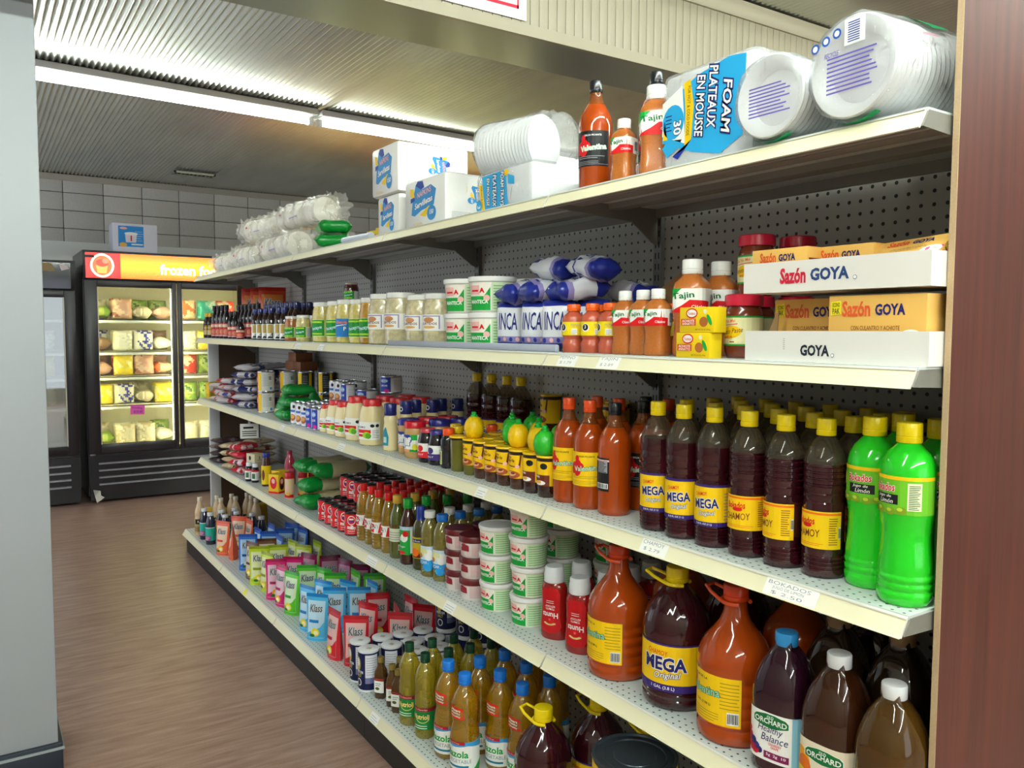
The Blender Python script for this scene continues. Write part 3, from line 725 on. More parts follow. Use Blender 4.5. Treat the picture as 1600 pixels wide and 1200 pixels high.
bottle('ketchup', 'ketchup_bottle', 'bottle', kp, KR, [('cap', lathe_me('cap', [(.024, .146), (.0265, .148), (.0265, .170), (.025, .175), (.0245, .184), (.022, .187)], glossy('#e4e6ea'), 24))], [('label', d.mesh('label', False))], 30, sx=1, sy=.66)
# --- tubs
def tubprof(r0, r1, h): return [(r0*.96, 0), (r0, .002), (r1, h)]
def lard(key, sc=1):
    r0, r1, h = .046, .0515, .072
    d = D(wrap(lambda v: r0+(r1-r0)*v/h), .011); d.h0 = .0008
    W2 = paper('#f1ecdf'); d.rect(-.045, .004, .150, .066, W2)
    d.rect(-.044, .005, .012, .036, GRN, 1); d.poly([(-.002, .036), (.012, .036), (.012, .056)], GRN, 1); d.rect(-.040, .040, -.012, .060, PINK, 1); d.text('A', -.006, .049, .011, RED, 2, width=.012, bold=.06); d.rect(-.034, .046, -.015, .050, RED, 2)
    d.text('MANTECA', -.016, .024, .0085, WHT, 2, width=.046, bold=.03); d.ell(.004, .032, .007, .007, PINK, 2, 14); d.rect(.012, .005, .014, .066, WHT, 2)
    d.rect(.014, .005, .100, .066, paper('#cfe4bd'), 1); d.lines(.018, .096, .008, .064, 9, paper('#7fbf7c'), 2, .35)
    body = lathe_me('tub_body', tubprof(r0, r1, h), mat('#e6e3da', .35), 28)
    lid = lathe_me('lid', [(.0525, h-.004), (.0545, h-.003), (.0555, h+.004), (.0545, h+.0075), (.049, h+.008), (.048, h+.006), (.0, h+.006)], mat('#ececea', .35), 28)
    kind(key, 'lard_tub', 'tub', [('tub_body', body), ('lid', lid), ('label', d.mesh('label', False))])
lard('lard')
def maroon():
    r0, r1, h = .041, .0440, .050
    d = D(wrap(lambda v: r0+(r1-r0)*v/h), .010); m_ = paper('#8e2230'); d.ell(-.014, .036, .010, .006, m_, 1); d.ell(-.004, .034, .008, .005, m_, 1); d.ell(-.012, .026, .014, .006, m_, 1); d.rect(-.026, .020, .004, .031, m_, 1); d.lines(.012, .060, .008, .042, 8, paper('#d9a9ac'), 1, .45)
    kind('maroon_tub', 'paste_tub', 'tub', [('tub_body', lathe_me('tub_body', tubprof(r0, r1, h), mat('#e8dcda', .35), 26)), ('lid', lathe_me('lid', [(.0455, h-.006), (.047, h-.005), (.047, h+.010), (.0455, h+.0125), (.0, h+.0115)], mat('#5e1418', .3), 26)), ('label', d.mesh('label', False))])
maroon()
# --- mole tumblers
def mole(key, glass, style):
    p = [(.0225, 0), (.026, .004), (.027, .022), (.0280, .060), (.0287, .092), (.0285, .098)]
    gm = film(glass, .85, .06, .3)
    d = D(wrap(lambda v: prof_r(p, v)), .007); Y = paper('#f7c60a')
    labs = []
    if style:
        d.rect(-.045, .030, .050, .092, Y); 
        if style == 1:
            d.text('Doña', -.012, .086, .006, BRN, 2, width=.016); d.text('María', -.008, .078, .009, BRN, 2, width=.024, shear=.2); d.poly([(-.026, .066), (.012, .062), (.016, .092), (.019, .092), (.016, .059), (-.026, .063)], BRN, 1); d.ell(.010, .062, .005, .005, PINK, 2)
            d.ell(-.004, .040, .020, .010, paper('#a8502c'), 1); d.ell(-.006, .042, .013, .006, paper('#e2b288'), 2); d.ell(-.001, .044, .006, .003, paper('#7a2c18'), 3)
        else:
            d.ell(.006, .080, .008, .008, BLK, 1, 10); d.rect(-.02, .030, .018, .058, BRN, 1); d.text('Mole', -.010, .054, .007, WHT, 2, width=.014, bold=.02); d.ell(-.004, .038, .014, .006, WHT, 2); d.ell(-.006, .040, .007, .004, paper('#e8b040'), 3); d.lines(.026, .046, .036, .088, 9, WHT, 1, .5)
        labs = [('label', d.mesh('label', False))]
    kind(key, 'mole_jar', 'jar', [('glass', lathe_me('glass', p, gm, 24)), ('lid', lathe_me('lid', [(.0285, .094, mat('#2a1c14', .3)), (.0292, .095), (.0292, .1005, glossy('#f2c40e')), (.0304, .101), (.0304, .1035), (.0285, .106), (.0, .1055)], glossy('#f2c40e'), 24))]+labs)
mole('mole1', '#4a2414', 1); mole('mole2', '#36190f', 2); mole('mole_green', '#6e6a1e', 0); mole('mole_greenl', '#6e6a1e', 1)
# --- mayonnaise
MY = mat('#ead9a6', .2, coat=.3)
def mayo(key, sc):
    p = [(r*sc, z*sc) for r, z in [(.034, 0), (.039, .004), (.040, .012), (.040, .085), (.038, .110), (.034, .130), (.031, .140)]]
    d = D(wrap(lambda v: prof_r(p, v), 3.6), .007); k = sc
    d.rect(-.040*k, .022*k, .048*k, .085*k, WHT); d.rect(-.034*k, .045*k, .020*k, .057*k, RED, 1); d.rect(-.034*k, .032*k, .010*k, .041*k, RED, 1); d.ell(.006*k, .038*k, .014*k, .012*k, LIME, 2); d.ell(.012*k, .036*k, .009*k, .010*k, paper('#5aa81c'), 3)
    d.text('McCORMICK', -.014*k, .066*k, .006*k, NAVY, 2, width=.034*k); d.ell(.024*k, .072*k, .006*k, .006*k, BLK, 2, 8); d.ell(.038*k, .072*k, .006*k, .006*k, BLK, 2, 8); d.lines(.024*k, .044*k, .030*k, .060*k, 5, GREY, 1, .3)
    kind(key, 'mayonnaise_jar', 'jar', [('jar_body', lathe_me('jar_body', p, MY, 28, sq=3.6)), ('lid', lathe_me('lid', [(.0325*sc, .138*sc), (.034*sc, .139*sc), (.034*sc, .160*sc), (.032*sc, .163*sc), (0, .162*sc)], mat('#cf2a2e', .3, vary=.5, bscale=90), 24)), ('label', d.mesh('label', False))])
mayo('mayo_big', 1.03); mayo('mayo_mid', .85); mayo('mayo_small', .70)
d = D(wrap(.026), .007); d.poly([(-.014, .02), (.012, .02), (.014, .05), (.004, .085), (-.012, .07)], paper('#2a8fa8'), 0); d.poly([(-.010, .03), (.006, .03), (.006, .05), (-.008, .05)], paper('#bfe0d8'), 1)
bottle('mayo_squeeze', 'squeeze_bottle', 'bottle', [(.022, 0), (.026, .004), (.026, .07), (.022, .10), (.0235, .115), (.016, .128)], MY, [('cap', cap_me(.022, .124, .165, '#20266e'))], [('label', d.mesh('label', False))], 22)
d = D(wrap(.022), .007); d.ell(-.004, .144, .010, .009, WHT, 0); d.ell(-.002, .144, .005, .005, paper('#20266e'), 1); d.rect(-.018, .02, .02, .07, WHT)
bottle('blue_sleeve', 'squeeze_bottle', 'bottle', [(.020, 0), (.024, .004), (.024, .11), (.021, .125), (.0215, .126, mat('#20266e', .3)), (.0215, .165), (.019, .172)], MY, [], [('label', d.mesh('label', False))], 20)
# --- peanut butter
def pb(key, lid):
    p = [(.030, 0), (.034, .004), (.035, .012), (.035, .088), (.033, .097), (.0315, .100)]
    d = D(wrap(.0352), .008); B2 = paper('#2a3a9c')
    d.rect(-.052, .022, .055, .078, WHT); d.rect(-.052, .022, -.030, .078, B2, 1); d.rect(-.030, .066, .006, .078, B2, 1); d.rect(.006, .060, .030, .078, GRN, 1); d.text('Jif', -.010, .052, .036, WHT, 3, width=.040, bold=.06); d.text('Jif', -.010, .052, .036, B2, 2, width=.040, bold=.11, ref=.06); d.rect(-.030, .022, .004, .030, paper('#e89a6a'), 2); d.rect(.004, .022, .030, .030, GRN, 2); d.ell(.022, .038, .009, .010, paper('#e8e02c'), 3)
    kind(key, 'peanut_butter_jar', 'jar', [('jar_body', lathe_me('jar_body', p, mat('#c49a62', .25), 26)), ('lid', lathe_me('lid', [(.0345, .099), (.036, .1), (.036, .117), (.034, .120), (0, .1195)], glossy(lid), 26)), ('label', d.mesh('label', False))])
pb('pb_red', '#d01c2c'); pb('pb_blue', '#2c2a86')
def jelly(key, lab, lid):
    p = [(.026, 0), (.029, .004), (.030, .012), (.030, .066), (.027, .080), (.0245, .090), (.024, .098)]
    d = D(wrap(.0302), .008); d.rect(-.045, .016, .045, .062, WHT); d.rect(-.040, .016, .030, .036, paper(lab), 1); d.ell(-.004, .046, .012, .010, paper(lab), 1); d.text('JELLY', -.004, .026, .007, WHT, 2, width=.026)
    bottle(key, 'jelly_jar', 'jar', p, liq('#140c14'), [('lid', cap_me(.0255, .095, .108, lid, 'lid', band=False))], [('label', d.mesh('label', False))], 22)
jelly('jelly_red', '#d8242c', '#c8404c'); jelly('jelly_grape', '#42307a', '#3a3080')
def syrup(key, body, cap, lab):
    p = [(.022, 0), (.025, .004), (.026, .010), (.0255, .045), (.0225, .055), (.0255, .066), (.026, .085), (.021, .097), (.017, .102)]
    d = D(wrap(.0262), .006); d.rect(-.016, .012, .014, .054, WHT); d.rect(-.014, .014, .012, .052, paper(lab), 1); d.ell(-.001, .034, .008, .010, RED, 2); d.rect(-.010, .045, .008, .048, BRN, 2)
    bottle(key, 'syrup_bottle', 'bottle', p, liq(body), [('cap', cap_me(.0185, .099, .122, cap))], [('label', d.mesh('label', False))], 20)
syrup('syrup_brown', '#4a1c10', '#f2c818', '#f0cf2a'); syrup('syrup_black', '#18181c', '#f0561c', '#9ccf4a')
# --- lemon squeezers
def lemon(key, c):
    p = [(.016, 0), (.022, .003), (.0275, .014), (.0295, .026), (.0285, .038), (.024, .050), (.017, .058), (.011, .062)]
    kind(key, 'juice_squeezer', 'squeeze bottle', [('body', lathe_me('body', p, mat(c, .28, bump=.3, bscale=160), 22)), ('cap', lathe_me('cap', [(.0105, .060), (.0105, .066), (.0075, .067), (.0075, .074), (.005, .076), (0, .076)], glossy('#1fa83c'), 14))])
lemon('lemon', '#f2c40e'); lemon('lime_squeeze', '#2cb62c')
# --- chilli powder shakers
def tajin(key, k):
    p = [(r*k, z*k) for r, z in [(.021, 0), (.0235, .003), (.024, .010), (.024, .022), (.0225, .030), (.0225, .052), (.024, .060), (.0245, .066), (.0245, .096), (.0225, .104), (.015, .112), (.0125, .115), (.0125, .120)]]
    d = D(wrap(lambda v: prof_r(p, v), 4), .006)
    d.rect(-.030*k, .062*k, .060*k, .096*k, WHT); d.poly([(-.030*k, .078*k), (-.030*k, .096*k), (-.006*k, .096*k), (-.020*k, .080*k)], GRN, 1); d.poly([(-.022*k, .062*k), (.030*k, .062*k), (.030*k, .078*k), (.004*k, .080*k), (-.006*k, .072*k)], RED, 1); d.text('Tajin', -.004*k, .085*k, .011*k, DGRN, 2, width=.026*k, bold=.02, rot=.1); d.text('Clásico', .014*k, .070*k, .005*k, WHT, 3, width=.016*k); d.bars(.034*k, .046*k, .066*k, .090*k)
    POW = mat('#b06428', .3, vary=.35, bscale=350, coat=.4)
    kind(key, 'seasoning_bottle', 'bottle', [('body', lathe_me('body', p, POW, 32, sq=4)), ('cap', cap_me(.0150*k, .117*k, .138*k, '#f0f0ec')), ('label', d.mesh('label', False))])
tajin('tajin', 1.0); tajin('tajin_big', 1.42)
p = [(.025, 0), (.027, .003), (.0275, .022), (.024, .029), (.024, .033), (.0275, .040), (.0275, .078), (.025, .086), (.016, .093), (.0135, .096), (.0135, .1)]
d = D(wrap(.0278), .007); d.rect(-.06, .040, .06, .072, paper('#f6d80a')); d.ell(-.014, .058, .0095, .0095, WHT, 1, 14); d.ell(-.014, .059, .0075, .0075, BLK, 2, 12); d.text('3', -.014, .060, .008, WHT, 3); d.text('PEPINO', .020, .064, .007, GREY, 1, width=.026, bold=-.01); d.rect(.008, .042, .022, .056, WHT, 1); d.lines(.009, .021, .043, .055, 4, GREY, 2, .3); d.text('Miguelito', -.040, .062, .007, ORG, 1, width=.024)
bottle('powder', 'chilli_powder_bottle', 'bottle', p, mat('#b8543c', .25, vary=.15, bscale=300, coat=.3), [('cap', cap_me(.0165, .097, .114, '#f2641c'))], [('label', d.mesh('label', False))], 20)
# --- tomato paste jar
p = [(.030, 0), (.034, .004), (.0355, .012), (.0365, .020), (.0365, .082), (.034, .092), (.0315, .096), (.0315, .100)]
d = D(wrap(.0367), .009); d.rect(-.058, .024, .070, .080, paper('#ece7b4')); d.rect(-.058, .024, .070, .027, GRN, 1); d.rect(-.058, .077, .070, .080, GRN, 1); d.text('Do Yin Mei', -.012, .070, .006, ORG, 2, width=.036, shear=.2, rot=.1); d.ell(-.006, .049, .024, .012, YLAB, 1, rot=.12); d.text('Tomato Paste', -.008, .051, .009, BRN, 2, width=.056, shear=.3, rot=.12, bold=0); d.text('BASTA', -.010, .040, .004, RED, 2, width=.02, rot=.1); d.poly([(-.030, .061), (-.030, .062), (.010, .066), (.010, .0645)], RED, 1); d.rect(-.006, .030, .004, .032, BRN, 1)
bottle('tomato', 'tomato_paste_jar', 'jar', p, mat('#6e2c16', .2, coat=.4, vary=.2, bscale=80), [('lid', cap_me(.0365, .099, .122, '#c81e3a', 'lid', 26, False))], [('label', d.mesh('label', False))], 28)
# --- pickle and pepper jars
def jar(key, r, h, cont, lid, lab, vary=.3):
    p = [(r*.85, 0), (r*.97, .004), (r, .012), (r, h*.66), (r*.93, h*.78), (r*.85, h*.86), (r*.84, h*.90)]
    bottle(key, 'pickle_jar', 'jar', p, mat(cont, .2, vary=vary*1.5, bscale=75, coat=.5), [('lid', cap_me(r*.90, h*.89, h, lid, 'lid', 24, False))], [('label', lab)], 24)
def peplab(r, h, c, c2, bits=True):
    d = D(wrap(r+.0003), r*.25); u = r*1.5
    d.rect(-u, h*.14, u*1.3, h*.56, paper(c2)); d.rect(-u*.98, h*.16, u*.45, h*.55, paper(c), 1); d.rect(u*.55, h*.17, u*1.25, h*.54, paper('#d6d9e2'), 1); d.lines(u*.6, u*1.2, h*.2, h*.52, 8, GREY, 2, .25)
    if c == '#1a8f34': d.text('Pacaya', -u*.15, h*.34, h*.10, paper('#bfe0ea'), 2, width=u*.9, bold=.03, shear=.3, rot=.2); d.rect(-u*.8, h*.48, u*.3, h*.52, LIME, 2); d.rect(-u*.8, h*.19, u*.3, h*.23, LIME, 2)
    else: d.text('Goya', -u*.05, h*.47, h*.09, ORG, 2, width=u*.8, bold=.03, shear=.2); d.text('P', u*.2, h*.33, h*.09, WHT, 2); d.poly([(-u*.6, h*.38), (u*.3, h*.42), (u*.3, h*.43), (-u*.6, h*.40)], WHT, 2)
    return d.mesh('label', False)
jar('pepper', .042, .165, '#cdbd6c', '#e6e6e0', peplab(.042, .165, '#1a8f34', '#dfe08a'), .35)
jar('pepper_blue', .042, .168, '#cdbd6c', '#e6e6e0', peplab(.042, .168, '#1f79c0', '#2f8fd0'), .35)
jar('pepper_amber', .042, .168, '#b98a34', '#e6e6e0', peplab(.042, .168, '#1a8f34', '#dfe08a'), .35)
jar('small_amber', .031, .112, '#a8642c', '#e6e6e0', peplab(.031, .112, '#1a8f34', '#dfe08a'), .4)
jar('small_pale', .032, .115, '#cdbd7c', '#e6e6e0', peplab(.032, .115, '#1a8f34', '#dfe08a'), .4)
jar('dark_jar', .032, .085, '#4a1e14', '#b9a9a4', peplab(.032, .085, '#1a8f34', '#b9b9ac'), .2)
def curtido(key, r, h):
    d = D(wrap(r+.0003), r*.25); u = r
    d.rect(-u*1.5, h*.30, u*2.0, h*.60, WHT); d.rect(-u*.9, h*.33, u*.5, h*.58, paper('#9a8fc0'), 1); d.rect(-u*.9, h*.33, u*.42, h*.56, WHT, 2); d.ell(-u*.25, h*.50, u*.38, h*.05, paper('#c98a5c'), 3); d.text('CURTIDOS', -u*.25, h*.43, h*.045, BRN, 4, width=u*1.15, bold=.02); d.ell(-u*.25, h*.365, u*.45, h*.025, paper('#d9a35c'), 3); d.lines(u*.75, u*1.6, h*.38, h*.58, 9, GREY, 1, .25); d.bars(u*1.2, u*1.8, h*.31, h*.36)
    jar(key, r, h, '#c9bd96', '#e9e9e4', d.mesh('label', False), .35)
curtido('curtido', .055, .178); curtido('curtido_s', .052, .165)
# --- sauce bottles, far end
def thin(key, r, h, m, cap, lab, labs2=None, name='sauce_bottle'):
    p = [(r*.88, 0), (r, .004), (r, h*.58), (r*.85, h*.68), (r*.5, h*.80), (r*.45, h*.88)]
    d = D(wrap(r+.0002), r*.3); lab(d, r, h)
    bottle(key, name, 'bottle', p, m, [('cap', cap_me(r*.62, h*.84, h, cap, seg=14))], [('label', d.mesh('label', False))], 16)
DK = liq('#1c1214')
def _l1(d, r, h): d.rect(-r*1.3, h*.08, r*1.4, h*.55, paper('#2a2014')); d.rect(-r*.4, h*.12, r*1.2, h*.5, paper('#c99a1c'), 1); d.text('SOY', 0, h*.4, h*.06, WHT, 2, width=r*.9); d.lines(-r*.8, r*.8, h*.14, h*.32, 4, CRM, 2, .4)
thin('soy', .022, .150, DK, '#e8b818', _l1)
def _l2(d, r, h): d.rect(-r*1.3, h*.06, r*1.4, h*.46, paper('#c23438')); d.rect(-r*1.3, h*.34, r*1.4, h*.42, CRM, 1); d.text('SALSA', 0, h*.38, h*.045, RED, 2, width=r*1.1); d.ell(0, h*.2, r*.7, h*.08, paper('#e88a6a'), 2); d.lines(-r*.9, r*.9, h*.07, h*.12, 2, WHT, 2, .4)
thin('salsa_dark', .021, .190, DK, '#2a2228', _l2); thin('salsa_short', .021, .150, DK, '#2a2228', _l2); thin('salsa_mini', .021, .108, DK, '#2a2228', _l2)
def _l3(d, r, h): d.rect(-r*1.4, h*.04, r*1.6, h*.50, WHT); d.rect(-r*.7, h*.22, r*.5, h*.49, paper('#c9a958'), 1); d.poly([(-r*.8, h*.06), (r*.5, h*.06), (r*.5, h*.24), (-r*.2, h*.16)], BLK, 2); d.text('MG', -r*.1, h*.15, h*.07, WHT, 3, width=r*.8, bold=.04)
thin('sauce_blue', .022, .155, liq('#2a1c16'), '#27306e', _l3); thin('sauce_blue_tall', .024, .182, liq('#2a1c16'), '#242a5c', _l3)
# --- oils
OY = oil('#d9b31c'); OA = oil('#d8a814', .66)
def ring(z0, z1, n, r, dp): return rib(z0, z1, n, r, dp)
p = [(.034, 0), (.039, .004), (.041, .010), (.041, .105), (.040, .118), (.0365, .135), (.0350, .146), (.0375, .158), (.0395, .176), (.0380, .198), (.031, .220), (.020, .238), (.0155, .245), (.015, .252)]
d = D(wrap(lambda v: prof_r(p, v)), .010)
d.rect(-.062, .018, .070, .098, WHT); d.poly([(-.062, .092), (-.062, .098), (.070, .098), (.070, .075), (.02, .088), (-.02, .082)], paper('#3d9ad6'), 1); d.rect(-.062, .090, .012, .099, paper('#b01c34'), 2); d.text('Cholesterol Free', -.026, .0945, .0045, PINK, 3, width=.05)
d.text('Mazola', -.012, .064, .020, GRN, 2, width=.064, bold=.025); d.text('VEGETABLE', -.002, .044, .010, paper('#5a6a7a'), 2, width=.058, bold=-.01); d.rect(-.055, .026, .020, .032, paper('#1a7a9a'), 2); d.poly([(.030, .018), (.070, .018), (.070, .044), (.050, .036)], GRN, 2); d.rect(-.062, .018, -.05, .04, GRN, 2)
d2 = D(wrap(lambda v: prof_r(p, v)), .009); d2.poly([(-.034, .166), (-.030, .162), (.008, .160), (.010, .163), (.008, .188), (.004, .192), (-.030, .196), (-.034, .193)], paper('#e0201c'), 0)
for i, s_ in enumerate(('Heart', 'Healthy', 'Quality')): d2.text(s_, -.012, .186-i*.0085, .0065, WHT, 2, width=.026, bold=.02, rot=-.12)
bottle('oil_blue', 'cooking_oil_bottle', 'bottle', p, OA, [('cap', cap_me(.0185, .248, .278, '#1f78d8'))], [('label', d.mesh('label', False)), ('sticker', d2.mesh('sticker', False))], 30, flute=(10, .012, .12, .165))
p2 = [(.027, 0), (.031, .004), (.032, .012), (.032, .022), (.0315, .030), (.0315, .100), (.0325, .110), (.032, .135), (.030, .150), (.033, .170), (.031, .192), (.024, .212), (.015, .225), (.0125, .232)]
d = D(wrap(.0318), .008); d.rect(-.055, .030, .055, .098, paper('#17863c')); d.rect(-.055, .086, .055, .098, paper('#8e1c2c'), 1); d.text('Tu Favorito', -.004, .092, .005, PINK, 2, width=.04); d.text('Nutrioli', -.004, .070, .016, BLK, 2, width=.052, bold=.075, ref=.035); d.text('Nutrioli', -.004, .070, .016, paper('#f2e08a'), 3, width=.052, bold=.035)
for i in range(9):
    a = -.8+i*.2; d.ell(.026*math.sin(a), .078-.026*math.cos(a), .004, .0014, paper('#e8d87a'), 2, 6, rot=a)
d.lines(-.03, .03, .034, .048, 2, WHT, 2, .3)
bottle('oil_green', 'cooking_oil_bottle', 'bottle', p2, oil('#dccb3a', .55), [('cap', cap_me(.0150, .228, .256, '#123f2a'))], [('label', d.mesh('label', False))], 32, flute=(16, .016, .16, .215))
p3 = [(.017, 0), (.0195, .004), (.0195, .080), (.018, .092), (.011, .108), (.0085, .116), (.0085, .124)]
d = D(wrap(.0197, 4), .005); d.rect(-.018, .022, .016, .062, WHT); d.rect(-.018, .064, .016, .070, paper('#a8322c'), 0); d.ell(-.004, .036, .007, .005, paper('#4a5a1c'), 1); d.lines(-.010, .010, .045, .058, 2, GREY, 1, .4)
bottle('olive', 'olive_oil_bottle', 'bottle', p3, film('#5a3a0c', .8, .04, .3), [('cap', cap_me(.0115, .120, .138, mat('#a08c4a', .3, metal=.6), seg=14))], [('label', d.mesh('label', False))], 24, sq=4)
p4 = [(.023, 0), (.0265, .004), (.027, .010)]+rib(.012, .055, 4, .027, .001)+[(.027, .058), (.027, .100)]+rib(.102, .125, 3, .027, .0012)+[(.0265, .13), (.023, .152), (.016, .175), (.0125, .186), (.012, .192)]
d = D(wrap(.0272), .007); d.rect(-.045, .058, .045, .098, WHT); d.poly([(-.045, .062), (-.004, .062), (-.004, .092), (-.045, .092)], RED, 1); d.poly([(.010, .060), (.040, .060), (.034, .094), (.018, .094)], RED, 1); d.text('1-2-3', -.014, .080, .017, BLK, 2, width=.048, bold=.10, ref=.06); d.text('1-2-3', -.014, .080, .017, WHT, 3, width=.048, bold=.06)
bottle('oil_red', 'cooking_oil_bottle', 'bottle', p4, OY, [('cap', cap_me(.0150, .186, .213, '#d81c1c'))], [('label', d.mesh('label', False))], 22)
p5 = [(.024, 0), (.0275, .004), (.028, .010), (.028, .130), (.025, .150), (.016, .175), (.0125, .188), (.0125, .196)]
d = D(wrap(.0282), .007); d.rect(-.04, .035, .04, .118, GRN); d.rect(-.04, .118, .04, .130, paper('#b8d4ea'), 0); d.ell(.004, .092, .014, .014, WHT, 1); d.ell(.010, .106, .011, .010, RED, 2); d.text('BASE', -.016, .088, .012, WHT, 2, width=.03, bold=.04); d.text('Vinegar', -.006, .062, .008, WHT, 2, width=.032); d.ell(-.01, .042, .02, .006, RED, 1); d.rect(.026, .04, .034, .126, WHT, 1)
bottle('vinegar', 'vinegar_bottle', 'bottle', p5, liq('#3c1a0e'), [('cap', cap_me(.0165, .190, .222, '#179a34'))], [('label', d.mesh('label', False))], 24)
d = D(wrap(.0282), .007); d.rect(-.04, .060, .04, .105, paper('#dfe2c4')); d.text('ACEITE', 0, .114, .010, BRN, 1, width=.04); d.lines(-.02, .03, .066, .098, 4, GREY, 1, .3); d.bars(.022, .036, .03, .05)
bottle('oil_olive', 'olive_oil_bottle', 'bottle', p5, oil('#8f9a3a', .6), [('cap', cap_me(.0165, .190, .218, '#d8a83a'))], [('label', d.mesh('label', False))], 24)
d = D(wrap(.0282), .007); d.rect(-.04, .040, .04, .110, paper('#c9b428')); d.rect(-.03, .092, .03, .104, NAVY, 1); d.text('De Rose', 0, .098, .006, WHT, 2, width=.03); d.ell(-.004, .060, .016, .014, ORG, 1); d.poly([(-.02, .042), (.02, .042), (.008, .07)], BRN, 1)
bottle('oil_blueneck', 'cooking_oil_bottle', 'bottle', p5[:5]+[(.016, .165, glossy('#223a9a')), (.0150, .188), (.0145, .206), (.012, .21)], film('#4a4a1c', .7, .05, .3), [], [('label', d.mesh('label', False))], 24)
d = D(wrap(.0302), .008); d.rect(-.045, .040, .045, .100, paper('#cfe4f2')); d.ell(-.006, .082, .018, .012, paper('#e8e6a8'), 1); d.ell(-.016, .068, .010, .008, paper('#c9803c'), 2); d.ell(.016, .072, .016, .018, WHT, 1); d.rect(-.045, .040, .045, .056, SKY, 1); d.text('OIL', 0, .048, .009, WHT, 2, width=.03); d.ell(.012, .034, .016, .014, SKY, 2)
p6 = [(.026, 0), (.0295, .004), (.030, .010)]+rib(.012, .036, 3, .030, .001)+[(.030, .038), (.030, .104), (.0285, .120), (.030, .140), (.027, .160), (.018, .178), (.0145, .186), (.014, .194)]
for k_, c in (('oil_white', '#eeeeea'), ('oil_bluecap', '#1f6ec4')):
    bottle(k_, 'cooking_oil_bottle', 'bottle', p6, oil('#cfc25a', .5), [('cap', cap_me(.0185, .188, .210, c))], [('label', d.mesh('label', False))], 24, flute=(12, .015, .11, .165))
# --- tins
def tin(key, name, r, h, lab, top='#b9bcc0', metal=True):
    tm = mat(top, .25, metal=.9) if metal else mat(top, .3)
    kind(key, name, 'can', [('can_body', lathe_me('can_body', [(r*.96, 0), (r, .002), (r, .004), (r*.985, .006), (r*.985, h-.006), (r, h-.004), (r, h-.001), (r*.94, h), (r*.92, h-.003), (r*.6, h-.003), (r*.56, h-.002), (0, h-.002)], tm, 26)), ('label', lab)])
def lab_red(r, h):
    d = D(wrap(r*.992), r*.25); u = r
    d.rect(-u*2, .006, u*2, h-.006, paper('#d8161e'))
    for o in (-1.3, .1, 1.4): d.ell(u*(o+.2), h*.68, u*.48, h*.20, WHT, 1, 16); d.ell(u*(o+.2), h*.68, u*.40, h*.165, RED, 2, 16); d.rect(u*(o-.1), h*.60, u*(o+.5), h*.66, paper('#3a3a9c'), 3); d.rect(u*(o-.05), h*.70, u*(o+.45), h*.76, WHT, 3); d.text('millo', u*(o+.2), h*.38, h*.17, WHT, 2, width=u*1.0, bold=.05, rot=-.08); d.rect(u*(o-.3), h*.20, u*(o+.6), h*.24, PINK, 1); d.rect(u*(o-.3), h*.12, u*(o+.6), h*.15, PINK, 1)
    d.rect(-u*1.45, h*.10, -u*1.0, h*.9, paper('#d6d9dc'), 3); d.lines(-u*1.42, -u*1.03, h*.14, h*.86, 9, GREY, 4, .25)
    return d.mesh('label', False)
tin('red_tin', 'sauce_tin', .033, .090, lab_red(.033, .090), '#55565a')
def lab_milk(r, h, c, food):
    d = D(wrap(r*.992), r*.25); u = r
    d.rect(-u*2, .006, u*2, h-.006, paper('#e9eaee')); d.rect(-u*1.1, .006, u*.2, h-.006, paper(c), 1)
    if food: d.ell(-u*.4, h*.30, u*.55, h*.16, paper('#b5622c'), 2); d.ell(-u*.4, h*.34, u*.4, h*.09, paper('#e2a45c'), 3); d.ell(-u*.1, h*.80, u*.22, h*.08, BLK, 2, 10); d.rect(-u*1.0, h*.55, u*.1, h*.65, paper('#3a6ac0'), 2)
    else: d.ell(-u*.45, h*.72, u*.42, h*.12, paper('#8fb4ea'), 2); d.text('LECHE', -u*.45, h*.72, h*.10, WHT, 3, width=u*.7, bold=.03); d.text('LECHE', -u*.45, h*.45, h*.10, WHT, 3, width=u*.7, bold=.03); d.ell(-u*.2, h*.16, u*.28, h*.09, MAG, 3)
    d.lines(u*.5, u*1.6, h*.2, h*.8, 8, GREY, 1, .2)
    return d.mesh('label', False)
tin('milk_food', 'milk_can', .030, .098, lab_milk(.030, .098, '#eceaf0', True)); tin('milk_blue', 'milk_can', .030, .092, lab_milk(.030, .092, '#2743b4', False)); tin('milk_wide', 'milk_can', .044, .070, lab_milk(.044, .070, '#2743b4', False))
def lab_stripe(r, h):
    d = D(wrap(r*.992), r*.25); u = r
    d.rect(-u*2, .006, u*2, h-.006, paper('#dcdcd6')); d.rect(-u*1.6, .006, -u*.9, h-.006, paper('#b02838'), 1); d.rect(-u*.85, .006, -u*.35, h-.006, YLAB, 1); d.lines(-u*.2, u*1.0, h*.3, h*.92, 12, GREY, 1, .25); d.bars(u*.5, u*.9, h*.55, h*.8); d.ell(u*.8, h*.18, u*.16, h*.07, SKY, 2); d.ell(-u*1.2, h*.6, u*.25, h*.14, PINK, 2); d.rect(-u*1.5, h*.1, -u*.95, h*.25, paper('#3a5ab0'), 2)
    return d.mesh('label', False)
tin('stripe_can', 'milk_powder_can', .042, .105, lab_stripe(.042, .105))
d = D(wrap(.0417), .011); d.rect(-.08, .006, .08, .099, paper('#2c2a2a')); d.rect(-.02, .006, .004, .099, YLAB, 1); d.rect(.04, .006, .055, .099, YLAB, 1); d.lines(.008, .036, .03, .09, 7, GREY, 1, .25)
tin('black_can', 'milk_powder_can', .042, .105, d.mesh('label', False))
